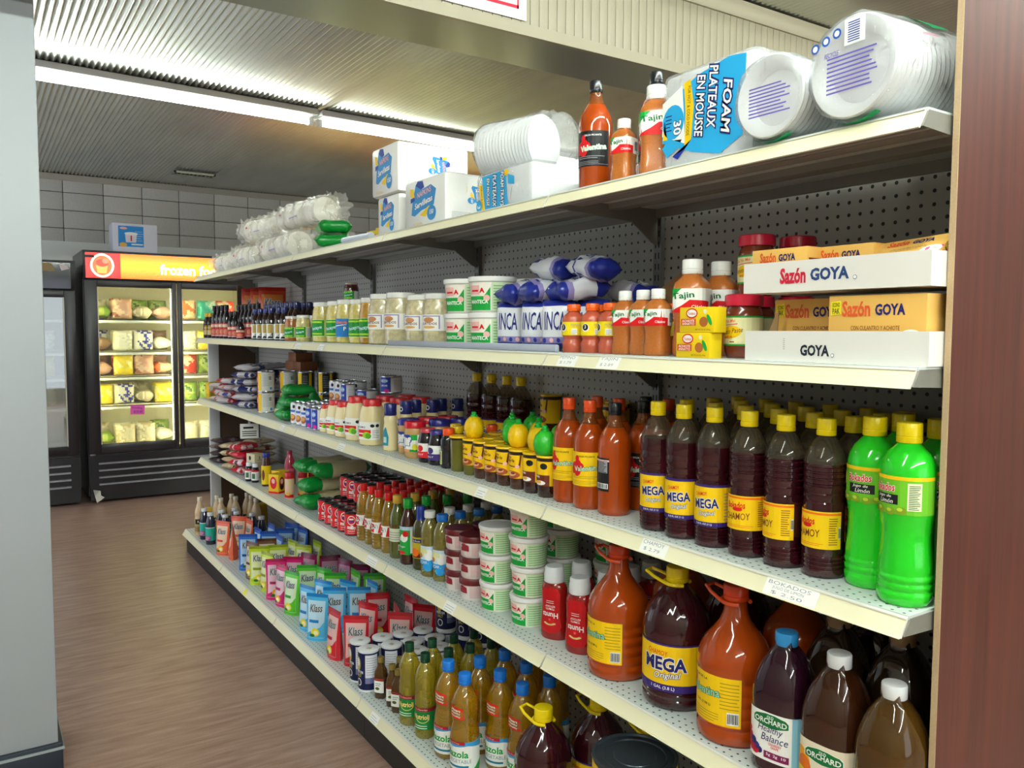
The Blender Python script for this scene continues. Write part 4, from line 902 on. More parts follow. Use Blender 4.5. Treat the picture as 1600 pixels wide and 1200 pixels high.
# salt canisters
d = D(wrap(.0352), .009); NV = paper('#161c48'); d.rect(-.10, .008, .10, .132, NV); d.rect(.004, .030, .048, .128, paper('#e3e5ee'), 1); d.lines(.008, .044, .060, .124, 8, GREY, 2, .22); d.rect(.004, .030, .048, .050, paper('#7a7ca8'), 2)
d.ell(-.026, .095, .012, .024, paper('#c9b24a'), 1); d.ell(-.026, .100, .008, .014, WHT, 2); d.text('MORTON', -.022, .068, .010, WHT, 2, width=.036, bold=.03); d.text('SALT', -.022, .056, .010, paper('#d8c05a'), 2, width=.024, bold=.02); d.ell(-.022, .032, .011, .013, WHT, 1); d.ell(-.022, .032, .008, .010, NV, 2)
dt = D(topf(.1408)); dt.rect(-.006, -.010, .012, .006, paper('#b9b9bc'), 0); dt.poly([(-.004, -.006), (.010, -.004), (.008, .004)], paper('#c9a648'), 1)
kind('salt', 'salt_canister', 'canister', [('can_body', lathe_me('can_body', [(.034, 0, mat('#e9e9ec', .5)), (.0362, .001), (.0362, .006), (.035, .007, NV), (.035, .133, mat('#e9e9ec', .5)), (.0362, .134), (.0362, .140), (.0345, .141), (0, .1405)], NV, 26)), ('label', d.mesh('label', False)), ('spout', dt.mesh('spout', False))])
# big can
d = D(wrap(.089), .022); d.rect(-.16, .01, .20, .158, paper('#f2c818'))
kind('big_can', 'food_can', 'can', [('can_body', lathe_me('can_body', [(.086, 0), (.090, .002), (.090, .005), (.0885, .008), (.0885, .160), (.091, .163), (.091, .167), (.086, .168), (.083, .164), (.070, .164), (.069, .166), (.066, .166), (.065, .163), (.045, .163), (.044, .1645), (0, .1645)], mat('#4c555e', .3, metal=.75), 44)), ('label', d.mesh('label', False))])
# dark bottles with teal label, beige bottles
d = D(wrap(.0272), .007); d.rect(-.05, .022, .05, .100, paper('#2fb6a0')); d.rect(-.05, .018, .05, .024, BLK, 0); d.rect(-.044, .024, .01, .052, paper('#9a5a9a'), 1); d.lines(-.04, .008, .028, .05, 3, PINK, 2, .4); d.rect(-.05, .096, .05, .1, WHT, 1)
bottle('teal', 'malt_bottle', 'bottle', [(.024, 0), (.027, .004), (.027, .108), (.0265, .120), (.022, .145), (.0165, .160), (.0155, .166)], liq('#23263c'), [('cap', cap_me(.0175, .164, .182, '#e4e4e2', band=False))], [('label', d.mesh('label', False))], 20)
d = D(wrap(.0287), .007); d.rect(-.05, .02, .05, .10, paper('#b9a06a')); d.rect(-.02, .07, .02, .098, BLK, 1); d.text('R', 0, .084, .012, WHT, 2); d.lines(-.03, .03, .03, .06, 3, BRN, 1, .4)
bottle('beige', 'drink_bottle', 'bottle', [(.024, 0), (.028, .004), (.0285, .010), (.0285, .105), (.026, .112), (.0285, .120), (.0285, .135), (.026, .150), (.018, .175), (.0125, .190), (.012, .205)], mat('#d8b98e', .25, coat=.3), [('cap', cap_me(.0135, .200, .222, '#e9ddc4', band=False))], [('label', d.mesh('label', False))], 20)
# medicine bottles, etc.
d = D(wrap(.0182), .005); d.rect(-.03, .012, .034, .060, WHT); d.rect(-.03, .054, .034, .062, RED, 1); d.rect(-.01, .02, .006, .045, paper('#4a6a4a'), 1); d.lines(.010, .030, .016, .05, 6, GREY, 1, .3)
bottle('med', 'syrup_bottle', 'bottle', [(.016, 0), (.018, .003), (.018, .066), (.014, .074), (.011, .077)], liq('#161418'), [('cap', cap_me(.0130, .075, .094, '#f0f0f0'))], [('label', d.mesh('label', False))], 18)
d = D(wrap(.0222), .006); d.rect(-.04, .01, .04, .10, paper('#f0cf12')); d.ell(-.006, .055, .008, .026, BRN, 1)
bottle('yellow_bottle', 'syrup_bottle', 'bottle', [(.020, 0), (.022, .004), (.022, .105), (.020, .12), (.018, .135), (.016, .142)], liq('#4a2416'), [('cap', cap_me(.0175, .138, .160, '#25308a'))], [('label', d.mesh('label', False))], 20)
bottle('pink_bottle', 'shampoo_bottle', 'bottle', [(.024, 0), (.027, .004), (.027, .09), (.022, .12), (.012, .14), (.011, .15)], mat('#b8304c', .2, coat=.4), [('cap', cap_me(.0120, .148, .165, '#c03a58'))], [('label', D(wrap(.0272), .007).rect(-.03, .03, .03, .08, paper('#d8607a')).mesh('label', False))], 20)
d = D(wrap(.0222), .006); d.ell(0, .050, .010, .012, PINK, 1); d.rect(-.03, .004, .03, .018, RED, 0); d.ell(.004, .022, .012, .008, paper('#e8b048'), 1)
bottle('cream_bottle', 'drink_bottle', 'bottle', [(.020, 0), (.022, .004), (.022, .085), (.020, .095)], mat('#e2c49c', .3), [('cap', cap_me(.0215, .092, .122, '#c8202c'))], [('label', d.mesh('label', False))], 20)
# ================================================================== soft packs and boxes
def wob(x, y, s): return math.sin(x*2.1+s)*.5+math.sin(y*2.7+s*1.7)*.4+math.sin((x+y)*4.3+s*2.3)*.3+math.sin((x-1.3*y)*7.1+s)*.18
def pil(a, b, t, seed=0, crumple=.12, p=3.0, taper=0.0):
    """surface of a soft pillow bag standing in the xz plane: fn(u, v, side) -> xyz"""
    def sh(u, v):
        x = abs(2*u-1); y = abs(2*v-1)
        q = max(0, 1-x**p)**.55*max(0, 1-y**p)**.55
        return q*(1-taper*v)
    def fn(u, v, side, h=0):
        q = sh(u, v); th = t/2*q*(1+crumple*wob(u*3, v*3, seed+side*3))
        zz = b*v; xx = a*(u-.5)*(1-.04*q)
        xx += .02*a*wob(v*2.5, 0, seed)*(abs(2*u-1)**3); zz += .02*b*(wob(u*2.5, 1, seed)+(1.4 if v < .5 else 0))*(abs(2*v-1)**3)
        return (xx, side*(th+h), zz)
    return fn
def pillow(a, b, t, m, seed=0, n=10, nv=10, crumple=.12, p=3.0, taper=0.0, name='bag'):
    f = pil(a, b, t, seed, crumple, p, taper); g = G()
    g.sheet(lambda u, v: f(u, v, -1), n, nv, m); g.sheet(lambda u, v: f(u, v, 1), n, nv, m, True)
    return g.mesh(name, True, 80, weld=True)
def pilfn(a, b, t, seed=0, crumple=.12, p=3.0, taper=0.0):
    f = pil(a, b, t, seed, crumple, p, taper)
    return lambda u, v, h: f(min(1, max(0, u/a+.5)), min(1, max(0, v/b)), -1, h)
PL = lambda c: mat(c, .28, spec=.5, bump=.25, bscale=70)
def bands(*bs):
    def m(u, v):
        for lim, c in bs:
            if v < lim: return c
        return bs[-1][1]
    return m
# lard bags with navy lettering
def incabag(key, seed, a=.085, b=.128, t=.060):
    wb, nb, pk = PL('#dedfe6'), PL('#1d2a86'), PL('#8d83b8')
    me = pillow(a, b, t, bands((.13, nb), (.27, pk), (.86, wb), (1, nb)), seed, 12, 15, .10, 4)
    d = D(pilfn(a, b, t, seed, .10, 4), .008, .008, .0008)
    d.text('INCA', 0, b*.58, b*.36, paper('#1a2270'), 1, width=a*.66, bold=.01, shear=.08)
    for i in range(4): d.ell(-a*.33+i*a*.22, b*.20, a*.06, b*.05, PINK if i % 2 else paper('#2c3a9a'), 1, 8)
    kind(key, 'lard_bag', 'bag', [('bag', me), ('print', d.mesh('print', False))])
for i in range(3): incabag('inca%d' % i, i*2.1)
def incalay(key, seed):
    wb, nb, pk = PL('#d9dae2'), PL('#1d2a86'), PL('#8d83b8')
    def m(u, v):
        q = wob(u*4, v*4, seed)
        if v < .18: return nb
        if v < .28: return pk
        if v > .74: return nb if (u*5) % 1 > .35 else wb
        return nb if q > 1.0 else wb
    a, b, t = .085, .15, .055
    d = D(pilfn(a, b, t, seed, .26, 4), .008, .008, .0008); d.text('INCA', 0, b*.55, a*.40, paper('#1a2270'), 1, width=b*.22, bold=.01, rot=PI/2)
    kind(key, 'lard_bag', 'bag', [('bag', pillow(a, b, t, m, seed, 14, 18, .26, 4)), ('print', d.mesh('print', False))])
for i in range(3): incalay('incal%d' % i, i*1.9+.6)
# flat bags: rice, spice
def flatbag(key, name, cols, seed, a=.13, b=.17, t=.03, cr=.22, thr=(.25, .75)):
    ms = [PL(c) for c in cols]
    def m(u, v):
        q = wob(u*3.3, v*3.1, seed*1.3)
        if q > thr[1]: return ms[2 % len(ms)]
        return ms[1 % len(ms)] if q > thr[0] else ms[0]
    kind(key, name, 'bag', [('bag', pillow(a, b, t, m, seed, 12, 12, cr, 5))])
for i in range(4):
    flatbag('rice%d' % i, 'rice_bag', ('#cfc9cc', '#232a6c', '#e6e2e4'), i+1, .15, .165, .032)
    flatbag('rice_red%d' % i, 'rice_bag', ('#d8d0d0', '#b82434', '#2c3f9c'), i+11, .15, .18, .030)
    flatbag('bean%d' % i, 'bean_bag', ('#c9b590', '#d9cba8', '#8c2a2c'), i+21, .12, .16, .030)
    flatbag('bean_red%d' % i, 'bean_bag', ('#d01c34', '#e6d6d8', '#7a1830'), i+31, .12, .16, .034)
    flatbag('bean_dark%d' % i, 'bean_bag', ('#3c2c30', '#574448', '#8c7c80'), i+41, .12, .16, .030)
flatbag('green_bag', 'pasta_bag', ('#118a34', '#1f9a44', '#0f6a2c'), 3, .10, .13, .045, .2)
flatbag('green_bag2', 'pasta_bag', ('#118a34', '#179a3c', '#d8cf9a'), 5, .12, .20, .05, .2, (.3, 1.1))
def pasta(key, seed):   # green-ended pasta sleeve lying with its end outwards
    gm, cm = PL('#0f8a36'), PL('#cfc49c')
    kind(key, 'pasta_bag', 'bag', [('bag', pillow(.108, .27, .060, bands((.30, gm), (.90, cm), (1, gm)), seed, 14, 22, .20, 6))])
for i in range(3): pasta('pasta%d' % i, i*1.4)
# pyramid green bag
g = G(); gm, cm = PL('#118a38'), PL('#cfc69a')
g.lathe([(.045, 0, cm), (.052, .012), (.048, .035, gm), (.036, .060), (.022, .085), (.010, .105), (.004, .118)], gm, 10, sq=3, sy=.7); kind('pyramid', 'pasta_bag', 'bag', [('bag', g.mesh('bag', True, 70))])
# drink-mix pouches
def pouch(key, col, dark, body, fruit, w_=.094, h=.185, t=.058):
    cm, dm, bm_ = mat(col, .25, spec=.6, bump=.15, bscale=50), mat(dark, .25, spec=.6), mat(body, .25, spec=.6, bump=.15, bscale=50)
    def f(u, v, side, hh=0):
        x = 2*u-1; th = t*.5*max(0, 1-x*x)**.5*(1-v**1.4)*(1-.25*max(0, .2-v)/.2)
        wv = w_*(1-.10*math.sin(PI*min(1, v*1.1))*(1-v))
        th += .0025*wob(u*2.5, v*4, len(key)+ord(col[2]))*(1-v)*max(0, 1-x*x)
        return (x*wv/2, side*(max(th, .0006)+hh), h*v)
    g = G()
    def mf(u, v):
        q = wob(u*3, v*3, len(key))
        if v > .92: return dm
        if v > .85 or abs(2*u-1) > .84: return cm
        return cm if v < .07 else bm_
    g.sheet(lambda u, v: f(u, v, -1), 10, 14, mf); g.sheet(lambda u, v: f(u, v, 1), 10, 14, cm, True)
    n = 10; vs = [f(i/n, 0, -1) for i in range(n+1)]+[f(i/n, 0, 1) for i in range(n+1)]
    g.add(vs, [(i, n+1+i, n+2+i, i+1) for i in range(n)], cm)
    d = D(lambda u, v, hh: f(min(1, max(0, u/w_+.5)), v/h, -1, hh), .008, .012, .0008); k = h
    d.text('Klass', 0, k*.70, k*.17, paper('#c9cdd0'), 1, width=w_*.62, bold=.07, shear=.2, rot=.06); d.text('Klass', 0, k*.70, k*.16, paper('#3a3f44'), 2, width=w_*.58, bold=.01, shear=.2, rot=.06)
    d.poly([(-w_*.40, k*.08), (w_*.40, k*.08), (w_*.40, k*.42), (w_*.22, k*.30), (-w_*.05, k*.26), (-w_*.40, k*.16)], cm, 0); d.rect(-w_*.30, k*.40, w_*.16, k*.46, paper(dark), 1); d.ell(w_*.02, k*.20, w_*.20, k*.09, paper(fruit), 1); d.ell(w_*.05, k*.19, w_*.12, k*.05, paper('#fff6c0'), 2); d.ell(-w_*.14, k*.13, w_*.12, k*.035, paper('#2a6a2a'), 2)
    kind(key, 'drink_mix_pouch', 'pouch', [('pouch', g.mesh('pouch', True, 60)), ('print', d.mesh('print', False))])
for k_, c, dk, bd, fr in (('p_orange', '#e8603a', '#d8481c', '#eec9a8', '#f2b818'), ('p_blue', '#2a6ac8', '#1c4a9c', '#a8cbea', '#e8e2d8'), ('p_brown', '#7a4a34', '#4a2416', '#d8c6b4', '#f0c818'), ('p_lime', '#c0d41c', '#8a9a0c', '#e6ebb0', '#f0d81c'), ('p_pink', '#d81c74', '#a81448', '#e9c0cf', '#f2b41c'),
                          ('p_mag', '#8e1450', '#641038', '#c98aa8', '#e8a01c'), ('p_green', '#5cc82c', '#2a9a2c', '#d6ecc0', '#e8d81c'), ('p_sky', '#4ab4e8', '#1c7ac0', '#bfe2f4', '#f2dc1c'), ('p_red', '#d02030', '#b0101c', '#e9b8b4', '#f2d81c'), ('p_snack', '#c8401c', '#b01c0c', '#d87a2c', '#b8501c')):
    pouch(k_, c, dk, bd, fr)
# --- boxes
def boxkind(key, name, sx, sy, sz, c, fr=None, rt=None, tp=None, ch=.0012, cat='box', rough=.5):
    g = G(); g.box(-sx/2, sx/2, 0, sy, 0, sz, mat(c, rough, spec=.35), ch); P = [('carton', g.mesh('carton', True, 30))]
    for fn, dr, nm in ((front(0), fr, 'print'), (right(sx/2), rt, 'print'), (topf(sz), tp, 'print')):
        if dr:
            d = D(fn, h0=.0004); dr(d); P.append((nm, d.mesh(nm, False)))
    kind(key, name, cat, P)
GOLD = '#e6b45c'
def goyafront(n, wd, ht, sz):
    def f(d):
        d.poly([(-wd/2, 0), (wd/2, 0), (wd/2, ht*.24), (wd*.02, ht*.06), (-wd/2, ht*.26)], ORG, 1)
        d.poly([(-wd/2, ht*.28), (-wd/2, ht*.44), (-wd*.02, ht*.26), (wd*.02, ht*.08)], MAG, 1); d.poly([(wd*.02, ht*.08), (wd*.06, ht*.26), (wd/2, ht*.46), (wd/2, ht*.26)], MAG, 1)
        d.text('Sazón', -wd*.20, ht*.80, ht*.24, paper('#dc5a2c'), 2, width=wd*.30, bold=.03); d.text('GOYA', wd*.15, ht*.78, ht*.17, NAVY, 2, width=wd*.30, bold=.035)
        d.text('CON CULANTRO Y ACHIOTE', 0, ht*.51, ht*.065, BRN, 2, width=wd*.50, bold=0); d.text('(Coriander & Annatto)', 0, ht*.43, ht*.045, BRN, 2, width=wd*.30, bold=0)
        d.ell(wd*.36, ht*.28, wd*.15, ht*.21, WHT, 3, 22); d.text(str(n), wd*.31, ht*.34, ht*.13, MAG, 4, bold=.03); d.lines(wd*.37, wd*.46, ht*.30, ht*.40, 2, GREY, 4, .4); d.text('El Original', wd*.36, ht*.20, ht*.07, PUR, 4, width=wd*.22, bold=0)
        if n == 20: d.poly([(-wd*.47, ht*.70), (-wd*.36, ht*.72), (-wd*.36, ht*.93), (-wd*.47, ht*.91)], paper('#f2e21c'), 2); d.text('ECONO', -wd*.415, ht*.865, ht*.07, BLK, 3, width=wd*.08, rot=.04); d.text('PAK', -wd*.415, ht*.77, ht*.09, BLK, 3, width=wd*.08, rot=.04)
    return f
boxkind('goya20', 'seasoning_box', .165, .055, .105, GOLD, goyafront(20, .165, .105, 1), ch=.0008)
boxkind('goya8', 'seasoning_box', .115, .04, .072, GOLD, goyafront(8, .115, .072, 1), lambda d: d.lines(.004, .036, .01, .06, 5, BRN, 1, .3), ch=.0008)
def tray(key, txt1, w_=.34, dp=.16, ht=.052):
    cb = mat('#e4e0da', .55, vary=.02, bscale=8); g = G(); t = .003
    g.box(-w_/2, w_/2, 0, t, 0, ht, cb); g.box(-w_/2, w_/2, dp-t, dp, 0, ht*1.4, cb); g.box(-w_/2, -w_/2+t, t, dp-t, 0, ht, cb); g.box(w_/2-t, w_/2, t, dp-t, 0, ht, cb); g.box(-w_/2+t, w_/2-t, t, dp-t, 0, t, cb)
    d = D(front(0), h0=.0004)
    if txt1: d.text('Sazón', -w_*.195, ht*.52, ht*.52, paper('#c8203a'), 1, width=.052, bold=.04); d.text('GOYA', w_*.01, ht*.52, ht*.40, paper('#2a4474'), 1, width=.072, bold=.04); d.ell(w_*.145, ht*.36, .0035, .0035, paper('#2a4474'), 1); d.ell(w_*.145, ht*.36, .0028, .0028, WHT, 2)
    else: d.text('GOYA', -w_*.07, ht*.38, ht*.36, paper('#1c2230'), 1, width=.056, bold=.04); d.ell(w_*.03, ht*.24, .0032, .0032, paper('#1c2230'), 1); d.ell(w_*.03, ht*.24, .0025, .0025, WHT, 2); d.lines(-w_*.255, -w_*.245, ht*.4, ht*.8, 6, GREY, 1, .3)
    kind(key, 'display_tray', 'tray', [('carton', g.mesh('carton', False)), ('print', d.mesh('print', False))])
tray('tray_low', False); tray('tray_up', True, .345, .172)
def ach(d):
    w_, h = .086, .048; d.ell(-w_*.14, h*.76, w_*.17, h*.20, RED, 1); d.ell(-w_*.14, h*.76, w_*.14, h*.15, WHT, 2); d.text('Yucateco', -w_*.14, h*.76, h*.12, RED, 3, width=w_*.22); d.rect(-w_*.46, h*.28, -w_*.02, h*.54, paper('#d8501c'), 1); d.text('ACHIOTE', -w_*.24, h*.46, h*.10, WHT, 2, width=w_*.36); d.text('ANNATTO', -w_*.24, h*.34, h*.10, WHT, 2, width=w_*.36); d.ell(w_*.20, h*.42, w_*.12, h*.20, paper('#b0642c'), 1); d.ell(w_*.36, h*.5, w_*.05, h*.24, GRN, 1, rot=.5); d.ell(w_*.24, h*.82, w_*.05, h*.09, CRM, 1); d.text('NET WT 3.5 OZ (100 g)', w_*.18, h*.11, h*.07, BRN, 1, width=w_*.42)
boxkind('achiote', 'achiote_box', .086, .033, .048, '#eccb12', ach, ch=.0008)
boxkind('brown_box', 'carton_box', .12, .09, .045, '#8a5230', ch=.001)
boxkind('yellow_box', 'tea_box', .045, .09, .10, '#d8b41c', lambda d: d.rect(-.02, .03, .02, .09, YLAB, 1), lambda d: (d.rect(.008, .0, .08, .1, paper('#b59a1c'), 0), d.ell(.012, .065, .014, .016, WHT, 1), d.rect(.030, .030, .062, .092, GREY, 1), d.lines(.034, .058, .04, .085, 5, WHT, 2, .3)))
boxkind('beige_box', 'medicine_box', .075, .06, .128, '#d9cba6', lambda d: (d.ell(-.004, .105, .010, .012, BLK, 1), d.rect(-.036, .062, .036, .082, paper('#8a9ac0'), 1), d.ell(0, .035, .018, .024, paper('#d06a5c'), 1)), lambda d: (d.text('2', .030, .108, .014, BLK, 1, bold=.03), d.rect(.016, .094, .044, .096, BLK, 1), d.lines(.012, .05, .055, .088, 5, BRN, 1, .2)))
boxkind('yellow_carton', 'chocolate_box', .06, .06, .092, '#e6bc18', lambda d: (d.ell(0, .052, .020, .030, RED, 1), d.ell(0, .060, .010, .012, PINK, 2), d.rect(-.03, 0, .03, .010, RED, 1)), lambda d: (d.ell(.024, .048, .018, .032, paper('#8c1c1c'), 1), d.ell(.024, .058, .010, .012, PINK, 2), d.ell(.024, .030, .012, .012, BLK, 2), d.rect(0, 0, .06, .010, RED, 1)))
boxkind('yellow_carton2', 'tea_box', .055, .07, .10, '#d8ac1c', None, lambda d: (d.rect(0, .0, .070, .1, paper('#d2a21c'), 0), d.ell(.018, .055, .013, .030, BRN, 1), d.ell(.018, .072, .008, .010, PINK, 2), d.lines(.036, .064, .03, .08, 5, BRN, 1, .15)))
boxkind('pale_carton', 'tea_box', .05, .06, .105, '#d3cbb4', None, lambda d: (d.ell(.03, .075, .010, .018, BLK, 1), d.rect(0, .030, .06, .050, paper('#9aa4b8'), 1), d.rect(.0, .0, .06, .02, YLAB, 1)))
boxkind('yellow_big', 'carton_box', .08, .12, .13, '#d9b02c', lambda d: d.rect(-.03, .02, .03, .11, YLAB, 1), lambda d: d.rect(.01, .01, .11, .12, paper('#c9a22c'), 1))
boxkind('yellow_tea', 'tea_box', .12, .05, .07, '#f0c812', lambda d: (d.ell(.02, .036, .020, .020, RED, 1), d.ell(.02, .036, .016, .015, WHT, 2), d.rect(.004, .031, .036, .041, RED, 3), d.poly([(.03, 0), (.06, 0), (.06, .02)], GRN, 1)), lambda d: d.rect(.005, .02, .045, .06, YLAB, 1))
g = G(); g.box(-.17, .05, -.165, .165, 0, .235, mat('#d6d5e4', .5), .002); d = D(right(.05), h0=.0006)
d.rect(-.125, .05, .062, .215, paper('#2a8ed8'), 0); d.rect(-.03, .065, .055, .075, WHT, 1); d.ell(-.085, .196, .028, .010, PINK, 1); d.poly([(-.07, .085), (.005, .085), (.012, .15), (-.075, .15)], paper('#e2dce6'), 1); d.ell(-.03, .155, .05, .012, WHT, 2); d.rect(-.035, .095, -.025, .14, RED, 2); d.ell(-.09, .065, .028, .018, paper('#e8b04c'), 1); d.lines(.0, .058, .10, .19, 5, WHT, 1, .1)
kind('white_box', 'appliance_box', 'box', [('carton', g.mesh('carton', True, 30)), ('print', d.mesh('print', False))])
# napkin packs: soft square-edged packs
def napart(d, w_, h, k):
    B2, DB = paper('#2a8ccc'), paper('#1c3c9c')
    d.poly([(-w_*.34, h*.30), (-w_*.30, h*.62), (-w_*.22, h*.92), (-w_*.06, h*.80), (w_*.20, h*.86), (w_*.34, h*.74), (w_*.28, h*.42), (-w_*.05, h*.36), (-w_*.25, h*.26)], B2, 0)
    d.poly([(-w_*.22, h*.92), (-w_*.06, h*.80), (w_*.02, h*.84), (-w_*.02, h*.98), (-w_*.16, h)], DB, 1); d.poly([(-w_*.36, h*.70), (-w_*.24, h*.66), (-w_*.28, h*.86), (-w_*.38, h*.88)], YLAB, 1); d.poly([(-w_*.36, h*.56), (-w_*.24, h*.60), (-w_*.25, h*.68), (-w_*.36, h*.66)], DB, 1)
    d.text('NAPKINS', w_*.02, h*.73, h*.13, DB, 1, width=w_*.42, bold=.05, shear=.2, rot=.12); d.text('NAPKINS', w_*.02, h*.73, h*.12, PINK, 2, width=w_*.40, bold=.02, shear=.2, rot=.12); d.text('Servilletas', -.0, h*.52, h*.14, DB, 1, width=w_*.52, bold=.06, shear=.2, rot=.14); d.text('Servilletas', -.0, h*.52, h*.13, WHT, 2, width=w_*.50, bold=.03, shear=.2, rot=.14)
    d.poly([(-w_*.10, h*.26), (w_*.14, h*.42), (w_*.22, h*.40), (w_*.05, h*.20)], YLAB, 1); d.ell(w_*.22, h*.26, w_*.12, h*.16, B2, 2); d.text('150', w_*.22, h*.28, h*.10, WHT, 3, bold=.02, shear=.2); d.lines(-w_*.3, -w_*.02, h*.06, h*.12, 2, YLAB, 1, .3)
def napkin(key, sx, sy, sz):
    g = G(); wm_ = mat('#e6e4e0', .35, spec=.4, bump=.5, bscale=25); g.box(-sx/2, sx/2, 0, sy, 0, sz, wm_, .012)
    d = D(front(0), h0=.0006); napart(d, sx*.9, sz*.95, 1)
    d2 = D(right(sx/2), h0=.0006)
    ff = d2.fn; w2, c0 = sz*.85, sy*.55
    d2.fn = lambda u, v, h: ff(c0+(v-sz*.30)*.9, sz*.58-u*.85, h); napart(d2, sz*.62, sz*.62, 1); d2.fn = ff
    d2.lines(sy*.12, sy*.5, sz*.08, sz*.24, 6, GREY, 1, .25); d2.rect(sy*.62, sz*.07, sy*.78, sz*.15, paper('#4a6a6a'), 1)
    kind(key, 'napkin_pack', 'napkins', [('wrapper', g.mesh('wrapper', True, 40)), ('print', d.mesh('print', False)), ('print', d2.mesh('print', False))])
napkin('napkin_front', .27, .20, .150); napkin('napkin_top', .21, .27, .165); napkin('napkin_low', .17, .20, .135)
# foam plate packs with upright lettering
FOAM = mat('#e8e7e6', .55); BAGF = film('#f6f8fa', .20, .10, .40, .8, 34)
def foampack(key, sx, sy, sz, art):
    g = G(); n = int(sz/.012)
    g.box(-sx/2, sx/2, 0, sy, 0, sz, FOAM, .018); P = [('foam_trays', g.mesh('foam_trays', True, 40))]
    d = D(front(0), h0=.0022); art(d); P.append(('print', d.mesh('print', False)))
    g = G(); g.box(-sx/2-.006, sx/2+.006, -.0018, sy+.004, .0005, sz+.005, BAGF, .02); P.append(('clear_wrap', g.mesh('clear_wrap', True, 50)))
    kind(key, 'foam_tray_pack', 'foam trays', P)
CY, DB = paper('#27a4dc'), paper('#1b2f96')
def art1(d):
    d.poly([(-.115, .125), (-.075, .15), (-.02, .175), (.06, .19), (.10, .185), (.095, .04), (.04, .015), (-.03, .03), (-.115, .062)], CY, 0); d.poly([(-.115, .14), (-.06, .165), (-.05, .05), (-.115, .075)], WHT, 1)
    d.ell(-.084, .098, .030, .034, CY, 2); d.text('30', -.072, .085, .022, NAVY, 3, width=.028, bold=.07, ref=.03, rot=-PI/2); d.text('30', -.072, .085, .022, WHT, 4, width=.028, bold=.03, rot=-PI/2); d.lines(-.105, -.088, .082, .118, 5, NAVY, 3, .3)
    d.poly([(-.056, .168), (-.038, .172), (-.028, .12), (-.034, .055), (-.052, .04), (-.050, .11)], YLAB, 2); d.text('FOR HOT & COLD FOODS', -.042, .112, .008, BLK, 3, width=.095, bold=0, rot=-PI/2-.04)
    for m_, b_, l in ((NAVY, .11, 3), (WHT, .02, 4)): d.text('EN MOUSSE', -.012, .115, .022, m_, l, width=.118, bold=b_, ref=.02, shear=.2, rot=-PI/2-.06); d.text('PLATEAUX', .020, .125, .022, m_, l, width=.118, bold=b_, ref=.02, shear=.2, rot=-PI/2-.06); d.text('FOAM', .056, .10, .022, m_, l, width=.10, bold=b_, ref=.02, shear=.2, rot=-PI/2-.06)
    d.poly([(-.05, .04), (-.034, .055), (-.07, .022), (-.085, .03)], DB, 2); d.poly([(-.115, .05), (-.10, .03), (-.07, .045), (-.06, .06), (-.1, .064)], CY, 1); d.poly([(-.113, .066), (-.10, .066), (-.108, .105)], YLAB, 2)
foampack('foam_big', .235, .20, .195, art1)
def art2(d):
    d.poly([(-.085, .0), (-.10, .095), (.02, .098), (.03, .0)], CY, 0); d.poly([(-.10, .005), (-.115, .075), (-.098, .075), (-.083, .005)], YLAB, 1); d.text('FOR HOT & COLD', -.099, .04, .006, BLK, 2, width=.06, rot=-PI/2+.1)
    for m_, b_, l in ((NAVY, .11, 3), (WHT, .02, 4)): d.text('EN MOUSSE', -.066, .05, .014, m_, l, width=.075, bold=b_, ref=.02, shear=.2, rot=-PI/2); d.text('PLATEAUX', -.034, .05, .018, m_, l, width=.085, bold=b_, ref=.02, shear=.2, rot=-PI/2); d.text('FOAM TRAYS', .004, .05, .016, m_, l, width=.09, bold=b_, ref=.02, shear=.2, rot=-PI/2)
    d.ell(-.115, .018, .014, .018, CY, 1); d.text('3', -.115, .016, .016, WHT, 2, rot=-PI/2); d.poly([(.03, .06), (.06, .055), (.06, .075), (.03, .085)], CY, 0); d.ell(.02, .09, .014, .008, YLAB, 1)
foampack('foam_small', .27, .20, .105, art2)
